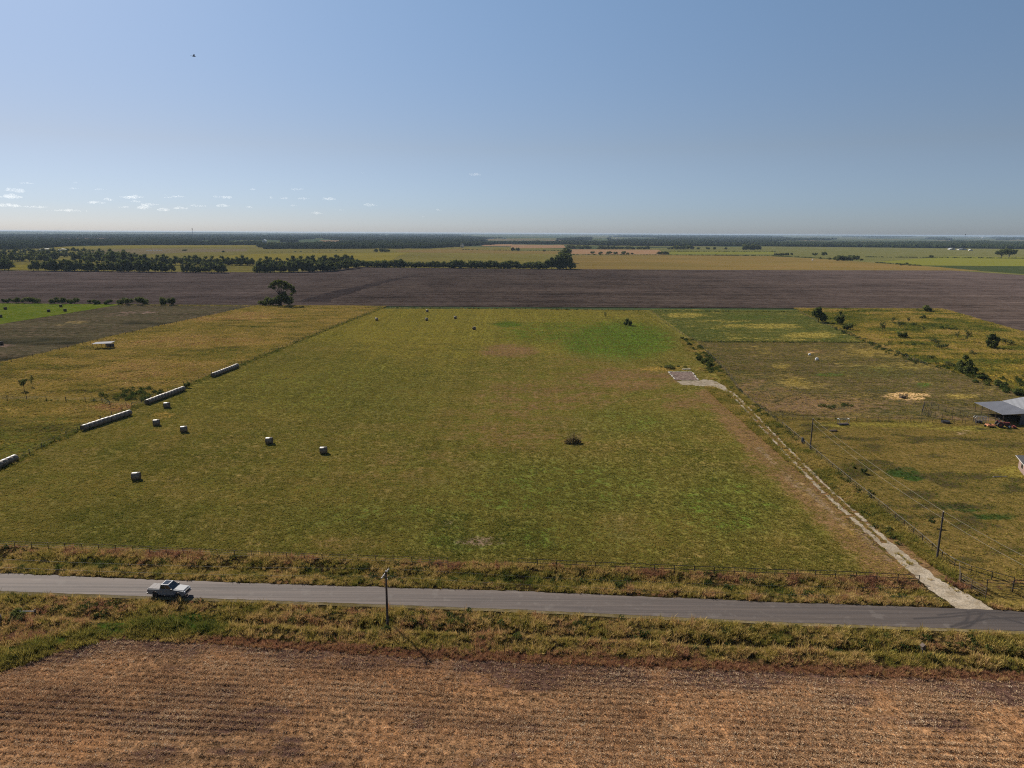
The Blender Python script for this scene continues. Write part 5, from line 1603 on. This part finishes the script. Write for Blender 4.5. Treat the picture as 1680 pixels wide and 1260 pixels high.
for s in (-1, 1):
    wheel(trc, -.9, s * .85, .78, .42, m_tred)
    wheel(trc, 1.25, s * .75, .48, .26, m_whp)
    MB().box((-.9, s * .85, 1.62), (1.1, .5, .08)).build('fender', m_tred, trc)
MB().box((.75, 0, 1.12), (1.7, .62, .62), top=.92).build('hood', m_tred, trc)
MB().box((-.1, 0, .75), (2.7, .42, .42)).build('chassis', m_blk, trc)
MB().box((-.75, 0, 1.45), (.5, .5, .12)).build('seat', m_blk, trc)
MB().box((-.98, 0, 1.72), (.1, .5, .5)).build('seat_back', m_blk, trc)
MB().tube((.05, 0, 1.2), (-.2, 0, 1.65), .03).tube((-.2, 0, 1.65), (-.22, 0, 1.68), .2, n=12).build('steering_wheel', m_blk, trc)
MB().tube((.9, .2, 1.4), (.9, .2, 2.1), .05).build('exhaust', m_blk, trc)
mb = MB()
for s in (-1, 1):
    mb.tube((-1.15, s * .5, 1.2), (-1.15, s * .5, 2.35), .04)
mb.tube((-1.15, -.5, 2.35), (-1.15, .5, 2.35), .04)
mb.build('roll_bar', m_blk, trc)
ld = MB()
for s in (-1, 1):
    ld.path([(.3, s * .5, 1.3), (1.6, s * .5, 1.15), (2.3, s * .5, .45)], .07, 5)
ld.box((2.6, 0, .35), (.5, 1.8, .5))
ld.build('loader', m_tred, trc)
mow = thing('mower_deck', 'orange rotary mower standing behind the red tractor', 'mower', G(1624, 700.5), R(-10))
MB().box((0, 0, .55), (1.9, 1.9, .28), top=.9).build('deck', m_org, mow)
MB().box((0, 0, .75), (.4, .4, .25)).build('gearbox', m_blk, mow)
mb = MB()
for s in (-1, 1):
    mb.tube((.9, s * .5, .6), (1.9, 0, .75), .05)
mb.build('hitch', m_org, mow)
wheel(mow, -1.2, 0, .3, .2)
MB().tube((-.5, 0, .7), (-1.2, 0, .32), .06).build('tail_arm', m_org, mow)
chu = thing('cattle_chute', 'grey metal cattle chute frame with white rounded top bar beside the barn', 'cattle chute', G(1609, 694), R(-6))
mb = MB()
for x in (-1.6, -.8, 0, .8, 1.6):
    for y in (-.5, .5):
        mb.tube((x, y, 0), (x, y, 1.75), .05, n=5)
for z in (.4, .8, 1.2):
    for y in (-.5, .5):
        mb.tube((-1.6, y, z), (1.6, y, z), .035, n=4)
mb.build('frame', m_galv, chu)
mb = MB()
for y in (-.5, .5):
    mb.path([(-1.75, y, 1.5), (-1.68, y, 1.75), (-1.5, y, 1.84), (1.6, y, 1.84)], .07, 6)
mb.build('top_bar', m_whp, chu)
MB().box((-.6, 0, .35), (1.6, .8, .6)).build('floor_tray', m_blk, chu)
tb = thing('stock_tank', 'dark low stock tank by the corral panels', 'water trough', G(1551, 693.5), 0)
MB().tube((0, 0, 0), (0, 0, .6), 1.05, 1.1, 18, False).tube((0, 0, .02), (0, 0, .45), 1.03, 1.03, 18).build('tank', m_blk, tb)
fd = thing('hay_feeder', 'dark round hay feeder ring on the bare sandy patch', 'hay feeder', G(1482, 653))
mb = MB()
for z in (.1, .55, 1.05):
    pts = [(1.2 * math.cos(2 * PI * i / 16), 1.0 * math.sin(2 * PI * i / 16), z) for i in range(17)]
    mb.path(pts, .04, 4)
mb.build('ring', m_rust, fd)
mb = MB()
for i in range(16):
    a = 2 * PI * i / 16
    mb.tube((1.2 * math.cos(a), math.sin(a), 0), (1.2 * math.cos(a), math.sin(a), 1.4), .035, n=4)
mb.build('upright', m_rust, fd)
MB().ball((0, 0, .3), (1.0, .8, .45), 10, 5, .1, 4).build('hay_remains', m_hayend, fd)
fr = thing('metal_stand', 'low metal frame stand on the lawn behind the drive pole', 'feeding frame', G(1383, 697), .1)
mb = MB()
for x in (-1.4, 1.4):
    for y in (-.5, .5):
        mb.tube((x, y, 0), (x, y, 1.7), .05, n=5)
    mb.tube((x, -.5, 1.7), (x, .5, 1.7), .05, n=5)
mb.build('leg', m_galv, fr)
mb = MB()
for y in (-.5, .5):
    mb.tube((-1.4, y, 1.7), (1.4, y, 1.7), .05, n=5)
    mb.tube((-1.4, y, .3), (1.4, y, .3), .04, n=5)
mb.build('rail', m_galv, fr)
MB().box((0, 0, .3), (2.6, .9, .35), top=1.1).build('trough', m_rust, fr)
tr2 = thing('feed_trough', 'low brown feed trough with one upright end on the lawn', 'feed trough', G(1367, 708), .1)
MB().box((0, 0, .25), (1.7, .6, .3), top=1.15).build('trough', m_rust, tr2)
MB().tube((.95, 0, 0), (.95, 0, 1.0), .05, n=5).build('upright', m_rust, tr2)
ty = thing('old_tyre', 'worn tyre ring leaning on the drive fence', 'tyre', G(1317, 729), .9)
n = 18
mb = MB()
prf = [(.55, -.16), (.75, -.18), (.85, -.1), (.85, .1), (.75, .18), (.55, .16)]
mb.add([(a * math.cos(2 * PI * i / n), b + .25 * a * math.sin(2 * PI * i / n), .85 + a * math.sin(2 * PI * i / n)) for i in range(n) for a, b in prf],
       [(i * 6 + j, ((i + 1) % n) * 6 + j, ((i + 1) % n) * 6 + (j + 1) % 6, i * 6 + (j + 1) % 6) for i in range(n) for j in range(6)]).build('ring', m_rim, ty)
for px, py, s, lab in ((1328, 583, .8, 'smaller white barrel lying on a bare patch of the paddock'), (1340, 591, 1.0, 'larger white barrel casting a shadow on the paddock')):
    b_ = thing('white_barrel', lab, 'barrel', G(px, py), .4, 'white barrels in the paddock', s)
    MB().tube((0, 0, 0), (0, 0, .5), .62, .68, 14).tube((0, 0, .5), (0, 0, .95), .68, .60, 14).build('drum', m_whp, b_)
    MB().tube((.1, 0, .95), (.1, 0, 1.2), .3, .2, 10).build('spout', m_whp, b_)
ln = thing('fallen_branch', 'pale fallen pole lying on the lawn before the brick house', 'log', G(1640, 783))
MB().path([(-1.4, 0, .1), (0, .05, .12), (1.6, 0, .1)], .11, 6, .08).build('log', m_arm, ln)
MB().tube((1.0, .0, .1), (1.5, .25, .25), .06, .03).build('stub', m_arm, ln)

# ------------------------------------------------------------------ brick house corner
m, t, out = new_mat('brick_wall')
tc = nd(t, 'ShaderNodeTexCoord').outputs['Object']
br = nd(t, 'ShaderNodeTexBrick', {'Vector': nd(t, 'ShaderNodeMapping', {'Vector': tc, 'Rotation': (R(90), 0, 0)}).outputs[0], 'Color1': (.22, .105, .075, 1), 'Color2': (.15, .08, .06, 1), 'Mortar': (.22, .18, .16, 1), 'Scale': 4.2, 'Mortar Size': .02})
t.links.new(nd(t, 'ShaderNodeBsdfPrincipled', {'Base Color': br.outputs[0], 'Roughness': .9, 'Specular IOR Level': .1}).outputs[0], out.inputs[0])
m_brick = m
m_shing = plain_mat('dark_shingles', (.03, .03, .033), .9, scale=3, var=.4)
m_fasc = plain_mat('white_trim', (.38, .36, .33), .6, var=.08)
hb = G(1688, 791)
house = thing('brick_house', 'corner of a low brick house with dark roof and white trim', 'house', (hb.x, hb.y, 0), R(-24))
MB().box((8, 5, 1.4), (16, 10, 2.8)).build('wall', m_brick, house)
rf = MB().add([(-.6, -.6, 2.75), (16.6, -.6, 2.75), (16.6, 10.6, 2.75), (-.6, 10.6, 2.75), (4.6, 5, 4.6), (11.4, 5, 4.6)], [(0, 1, 5, 4), (1, 2, 5), (2, 3, 4, 5), (3, 0, 4), (3, 2, 1, 0)]).build('roof', m_shing, house)
MB().box((8, -.62, 2.66), (17.2, .05, .14)).box((-.62, 5, 2.66), (.05, 11.2, .14)).build('fascia', m_fasc, rf)
MB().box((-.03, 2.0, 1.6), (.06, 1.2, 1.3)).box((-.03, 6.8, 1.6), (.06, 1.2, 1.3)).build('window', m_glass, house)
for k, x in enumerate((1.6, 6, 12)):
    w_ = MB().box((x, -.03, 1.6), (1.4, .06, 1.3)).build('window', m_glass, house)
    MB().box((x, -.05, .9), (1.6, .12, .1)).build('sill', m_fasc, w_)
MB().box((-.02, -.02, 1.38), (.14, .14, 2.74)).build('corner_trim', m_fasc, house)

# ------------------------------------------------------------------ loafing shed on the golden pasture
sp_ = G(170, 571)
shd = thing('loafing_shed', 'small open pole shed with light metal roof on the golden pasture', 'shed', (sp_.x, sp_.y, 0), R(8), None, .88)
MB().slab([(-4.6, -2.2, 2.4), (4.4, -2.6, 2.7), (4.6, 3.0, 3.0), (-4.2, 2.6, 2.7)], .1).build('roof', m_tin_m, shd)
for x in (-4, 0, 4):
    for y in (-2.0, 2.4):
        MB().tube((x, y, 0), (x, y, 2.55), .09, n=6).build('post', m_wood, shd)
MB().box((2.2, 2.5, 1.0), (3.8, .1, 1.7)).build('wall', m_tin_w, shd)  # dark panel added to stand in for the shade under the open roof
mb = MB()
for z in (.5, .9, 1.3):
    mb.tube((-4, -2.0, z), (-8.5, -1.5, z), .04, n=4)
mb.build('rail', m_wood, shd)
for i in range(3):
    MB().tube((-5.5 - 1.5 * i, -1.85 + .16 * i, 0), (-5.5 - 1.5 * i, -1.85 + .16 * i, 1.4), .07, n=5).build('post', m_wood, shd)

# ------------------------------------------------------------------ slab of a vanished house, with its pale edge blocks
m_slab = field_mat('stained_concrete', AL(176, 150, 138), AL(148, 126, 112), AL(194, 174, 158), (6, 2.2, .8, .25), 1.8, (), .5, .05)
m_blk2 = plain_mat('pale_block', (.34, .31, .27), .9, scale=2, var=.25)
q = [G(1097, 611), G(1135, 611), G(1145.5, 624), G(1108, 624)]
slb = thing('house_slab', 'bare stained concrete slab with pale edging at the end of the drive', 'concrete slab', (q[0].x, q[0].y, 0))
qq = [p - q[0] for p in q]
MB().slab([p + Vector((0, 0, .16)) for p in qq][::-1], .2).build('slab', m_slab, slb)
for a, b in ((0, 1), (1, 2), (3, 0)):
    d = qq[b] - qq[a]
    n = max(3, int(d.length / 1.3))
    bm_ = MB().box((0, 0, .16), (d.length / n * .86, .36, .32)).mesh('edge_block', m_blk2)
    for i in range(n):
        if random.random() < .18:
            continue
        o = bpy.data.objects.new('edge_block', bm_)
        p = qq[a] + d * ((i + .5) / n)
        o.location = (p.x + random.uniform(-.08, .08), p.y + random.uniform(-.08, .08), random.uniform(-.04, .03))
        o.rotation_euler = (0, 0, math.atan2(d.y, d.x) + random.uniform(-.05, .05))
        link(o, slb)
sheet('gravel_pad', PAD, .05, m_grav, .55, .8, 3)
wp = thing('scrap_board', 'pale board lying on weeds behind the slab', 'board', G(1126, 606.5), .1)
MB().box((0, 0, .25), (3.2, .8, .08)).build('board', m_fasc, wp)

# ------------------------------------------------------------------ small things by the road
rl = thing('white_rail', 'short white rail on a dark post in the near weeds', 'guard rail', G(59, 1013), .02)
MB().tube((0, 0, -.2), (0, 0, 1.15), .09, n=8).build('post', m_pole, rl)
MB().tube((-2.1, .1, .85), (0, 0, .9), .05, n=6).build('rail', m_whp, rl)
MB().tube((-2.1, .1, -.2), (-2.1, .1, .95), .07, n=8).build('post', m_pole, rl)
m_conc = plain_mat('pale_concrete', (.50, .44, .43), .85, scale=2, var=.25)
cp_ = thing('culvert_pipe', 'concrete culvert pipe end showing in the weeds at the picture edge', 'culvert pipe', G(1, 1024), R(200))
n = 18
mb = MB()
ro, ri = .75, .58
for x in (0, 2.4):
    mb.v += [(x, ro * math.cos(2 * PI * i / n), .55 + ro * math.sin(2 * PI * i / n)) for i in range(n)]
    mb.v += [(x, ri * math.cos(2 * PI * i / n), .55 + ri * math.sin(2 * PI * i / n)) for i in range(n)]
for i in range(n):
    j = (i + 1) % n
    mb.f += [(i, j, 2 * n + j, 2 * n + i), (n + i, 3 * n + i, 3 * n + j, n + j), (i, n + i, n + j, j), (2 * n + i, 2 * n + j, 3 * n + j, 3 * n + i)]
mb.build('pipe', m_conc, cp_)
bx_ = thing('box_on_post', 'small weathered box with pitched top on a post in the near verge', 'nest box', G(1512, 1082), .2)
MB().tube((0, 0, -.3), (0, 0, 1.35), .06, n=6).build('post', m_wood, bx_)
MB().box((0, 0, 1.6), (.36, .34, .5)).build('box', m_wood, bx_)
MB().prism([(-.34, 1.82), (0, 2.12), (.34, 1.82), (.30, 1.78), (0, 2.05), (-.30, 1.78)], -.26, .26).build('roof', m_rust, bx_)
m_bird = plain_mat('dark_feathers', (.02, .02, .022), .8)
br_ = thing('flying_bird', 'small dark bird gliding alone in the open sky', 'bird', (-47, 112, 75.2), R(30))
mb = MB().ball((0, 0, 0), (.26, .09, .08), 8, 6)
mb.add([(.10, .05, .02), (-.10, .05, .02), (-.08, .42, .16), (.06, .48, .18), (-.14, .80, .10), (-.02, .78, .11)], [(0, 1, 2, 3), (3, 2, 4, 5)])
mb.add([(.10, -.05, .02), (-.10, -.05, .02), (-.08, -.42, .16), (.06, -.48, .18), (-.14, -.80, .10), (-.02, -.78, .11)], [(1, 0, 3, 2), (2, 3, 5, 4)])
mb.add([(-.22, .04, 0), (-.22, -.04, 0), (-.46, -.09, .01), (-.46, .09, .01)], [(0, 1, 2, 3)])
mb.add([(.24, 0, 0), (.30, .03, .02), (.36, 0, 0), (.30, -.03, .02)], [(0, 1, 2, 3)])
mb.build('body', m_bird, br_)

# ------------------------------------------------------------------ far buildings and masts
m_wshed = plain_mat('white_shed_roof', (.62, .62, .62), .4, .1, var=.05)
m_pale = plain_mat('pale_wall', (.50, .47, .42), .8, var=.1)


def shed(px, py, wpx, hpx, label, name='farm_shed', cat='farm building', roof=None, rz=0.0, dep=.5):
    p = G(px, py)
    k = mpp(p)
    w, h = wpx * k, hpx * k
    d = w * dep
    o = thing(name, label, cat, (p.x, p.y, -.5), rz)
    MB().box((0, 0, h * .3), (w, d, h * .6)).build('wall', m_pale, o)
    MB().prism([(-w * .53, h * .58), (0, h), (w * .53, h * .58), (w * .5, h * .55), (0, h * .94), (-w * .5, h * .55)], -d * .54, d * .54).build('roof', roof or m_wshed, o)
    MB().box((0, -d / 2 - .03, h * .22), (w * .25, .06, h * .42)).build('door', m_blk, o)
    return o


shed(75, 411.5, 18, 4.5, 'long bright white farm shed roof among the left woods', rz=.5, dep=.4)
shed(103, 411.5, 12, 4, 'shorter bright white farm shed next to the long one', rz=.5, dep=.5)
shed(116, 400.6, 3.2, 1.8, 'tiny white house in the far woods, one of two', 'white_house', 'house')
shed(119.5, 400.6, 3, 1.8, 'tiny white house in the far woods, other of two', 'white_house', 'house')
shed(434, 397.5, 6, 5, 'white tall building over the woods beside pale ground', 'white_building', 'building', dep=.8)
shed(758, 405.8, 5, 6.5, 'pale upright block building on the field edge mid distance', 'pale_tower_building', 'building', dep=.9)
shed(806, 391.8, 7, 1.8, 'far white industrial roof, first of two', 'white_industrial_roof', 'building')
shed(827, 391.9, 8, 1.5, 'far white industrial roof, second of two', 'white_industrial_roof', 'building')
shed(924, 399.6, 8, 1.8, 'low white roof behind the pink strip', 'white_roof_shed', 'farm building')
shed(946, 401, 5, 2.2, 'bright white roof above the first dark grove', 'white_roof_shed', 'farm building')
shed(1056, 400.6, 3.4, 1.8, 'small white house, first of a short line above the groves', 'white_house', 'house')
shed(1069, 400.6, 3.4, 1.8, 'small white house, second of a short line above the groves', 'white_house', 'house')
shed(1079, 400.2, 3, 1.6, 'small white house, third of a short line above the groves', 'white_house', 'house')
for px, py, w, d_ in ((48, 396, 3, 'in the haze past the left woods'), (180, 392.6, 5, 'on a far slope above the long white sheds'), (356, 394.5, 4, 'in woods under the thin mast'), (372, 388.6, 12, 'as a long pale line on the far slope'),
                      (503, 389.6, 9, 'as a pale line above the pale strip field'), (571, 391, 6, 'above the pale strip in the middle woods'), (668, 393, 4, 'beyond the narrow pale strips'), (760, 396, 4, 'behind the upright block'),
                      (858, 394.4, 3.4, 'before the first faint mast'), (968, 395, 3, 'beyond the dark groves'), (1012, 391.5, 4, 'past the second faint mast'), (1160, 393.2, 3.4, 'high beyond the single round tree'), (1365, 391.6, 4, 'over the woods past the tan field'), (1612, 391.4, 4, 'right of the dark mast')):
    shed(px, py, w, 1.5, 'tiny white building far off ' + d_, 'white_house', 'house', dep=.6)
shed(1138.5, 401.2, 4.6, 2.2, 'white barn roof above the lone round tree', 'white_barn', 'farm building')
shed(1561, 409.4, 11, 2.8, 'long white shed at the edge of the right woods', rz=.2, dep=.4)
shed(1578, 410, 13, 2.6, 'grey shed between two white ones at the right woods', roof=m_tin_d, dep=.5)
shed(1592, 411, 6, 2.4, 'small white shed below the round wood tree', dep=.5)
for i, (px, w) in enumerate(((241, 1.6), (244.5, 1.6), (248, 2.4), (252.5, 2), (256, 1.4), (259, 1.6), (262, 1.4), (265, 1.2))):
    p = G(px, 411.4)
    k = mpp(p)
    o = thing('white_trailer', 'white trailer in the line parked on the grey strip beyond the wood', 'trailer', (p.x, p.y, -.4), random.uniform(-.2, .2), 'white trailers beyond the wood')
    MB().box((0, 0, k * .7), (w * k, k * 1.2, k * 1.0)).build('body', m_wshed, o)
    MB().box((0, 0, k * .12), (w * k * .6, k * .8, k * .2)).build('undercarriage', m_blk, o)
p = G(1333, 427)
k = mpp(p)
o = thing('white_tank', 'small white tank on the tan field', 'tank', (p.x, p.y, -.4))
MB().tube((0, 0, 0), (0, 0, 2.0 * k), .9 * k, n=14).build('shell', m_wshed, o)
MB().tube((0, 0, 2.0 * k), (0, 0, 2.5 * k), .9 * k, .15 * k, 14).build('lid', m_wshed, o)
m_mast = plain_mat('mast_steel', (.20, .17, .17), .6, .3)
m_mastr = plain_mat('mast_red', (.45, .12, .08), .6)


def mast(px, ybase, ytop, label, w=1.0, head=None):
    p = G(px, ybase)
    h = (ybase - ytop) * mpp(p)
    r = .30 * w * mpp(p)
    o = thing('radio_mast', label, 'radio mast', (p.x, p.y, 0))
    mb = MB()
    for i in range(3):
        a = 2 * PI * i / 3
        mb.tube((r * math.cos(a), r * math.sin(a), 0), (r * .6 * math.cos(a), r * .6 * math.sin(a), h), r * .35, r * .3, 4)
    for j in range(10):
        z = h * j / 10
        for i in range(3):
            a, b = 2 * PI * i / 3, 2 * PI * (i + 1) / 3
            mb.tube((r * .9 * math.cos(a), r * .9 * math.sin(a), z), (r * .85 * math.cos(b), r * .85 * math.sin(b), z + h / 10), r * .15, n=3)
    mb.build('lattice', m_mast, o)
    if head:
        MB().tube((0, 0, h * .8), (0, 0, h * 1.0), r * head, r * head, 8).build('antenna_head', m_mastr if head < 2.2 else m_mast, o)
    return o


mast(316.5, 391, 374.5, 'thin mast with reddish head on the hazy horizon', .9, 2.0)
mast(1583, 391.5, 384, 'dark mast with a thick head standing on the horizon over the woods', 1.0, 2.6)
mast(877.5, 388.5, 382, 'faint mast, first of a pair on the middle horizon', .7)
mast(917, 388.5, 383, 'faint mast, second of a pair on the middle horizon', .7)

# ------------------------------------------------------------------ clouds: small distant puffs
mc, t, out = new_mat('cloud_vapour')
t.links.new(nd(t, 'ShaderNodeVolumePrincipled', {'Color': (1, 1, 1, 1), 'Density': .0008, 'Anisotropy': .5}).outputs[0], out.inputs[1])


def dir_at(px, py):
    u_, v_ = (px - 840) / FPX, (py - 630) / FPX
    u_, v_ = u_ * cr + v_ * sr, v_ * cr - u_ * sr
    return Vector((u_, cp - v_ * sp, -(v_ * cp + sp))).normalized()


def cloud(px, py, w, h, dist, label, seed):
    rd = random.Random(seed)
    d = dir_at(px, py)
    c = Vector((0, 0, CH)) + d * dist
    k = dist / FPX
    mb = MB()
    n = max(4, int(w / 3))
    for i in range(n):
        q = (i + .5) / n * 2 - 1
        r_ = h * k * .5 * (1 - .7 * q * q) * rd.uniform(.55, 1.15)
        mb.ball((q * w * k * .5, rd.uniform(-.3, .3) * w * k, r_ * rd.uniform(.1, .6)), (r_ * rd.uniform(1.2, 2.2), r_ * 1.5, r_ * rd.uniform(.7, 1.1)), 10, 7, .12, seed * 7 + i)
    ob = mb.build('cloud', mc, None, c, -math.atan2(d.x, d.y))
    return tag(ob, label, 'cloud', 'small clouds low in the sky')


CL = ((43, 301, 20, 4), (24, 313, 24, 7), (18, 324, 28, 7), (14, 338, 30, 6), (122, 310, 16, 4), (164, 311, 22, 3), (124, 300, 8, 2), (216, 324, 34, 7), (222, 331, 14, 5), (158, 333, 26, 5), (178, 328, 14, 5), (246, 336, 26, 6), (236, 341, 20, 8), (204, 340, 18, 4), (292, 323, 20, 6),
      (276, 324, 12, 4), (272, 320, 8, 2), (296, 342, 22, 6), (325, 338, 24, 5), (268, 345, 20, 6), (370, 324, 20, 6), (354, 323, 8, 3), (365, 338, 20, 5), (415, 311, 12, 4), (410, 340, 14, 4), (488, 311, 20, 6), (495, 326, 26, 4), (440, 300, 10, 2), (467, 326, 12, 4), (540, 327, 24, 6), (482, 338, 12, 4),
      (607, 337, 26, 5), (558, 345, 16, 4), (520, 350, 20, 5), (780, 287, 18, 8), (597, 283, 12, 2), (720, 345, 12, 3), (694, 356, 12, 3), (445, 325, 8, 4), (60, 340, 40, 4), (110, 346, 60, 4), (110, 322, 10, 2))
for i, (px, py, w, h) in enumerate(CL):
    lab = ('wide' if w >= 22 else 'small' if w >= 13 else 'tiny') + ' white cloud puff ' + ('up high in the left cloud field' if py < 316 else 'midway up the left cloud field' if py < 330 else 'in the lowest haze band')
    lab += ' at the picture edge' if px < 80 else ' above the white farm sheds' if px < 190 else ' left of the thin mast' if px < 300 else ' just past the thin mast' if px < 430 else ' above the middle woods' if px < 530 else ' above the long hedgerow'
    if (px, py) == (780, 287):
        lab = 'single white cloud puff highest and apart in the middle sky'
    elif (px, py) == (597, 283):
        lab = 'thin faint wisp apart from the other clouds in the middle sky'
    elif (px, py) == (216, 324):
        lab = 'widest bright cloud bank low over the left horizon'
    elif (px, py) == (488, 311):
        lab = 'bright flat cloud puff above its neighbours over the middle left horizon'
    el = (382 - py) / FPX
    cloud(px, py, w * .9, h * .9, min(26000, 1300 / max(el, .03)), lab, 300 + i)

# ------------------------------------------------------------------ air
hz, t, out = new_mat('haze_air')
t.links.new(nd(t, 'ShaderNodeVolumePrincipled', {'Color': (.40, .52, .70, 1), 'Density': .000034, 'Anisotropy': .1}).outputs[0], out.inputs[1])
tag(MB().box((0, 0, 27.8), (60600, 60600, 59.6)).build('haze', hz), kind='stuff')
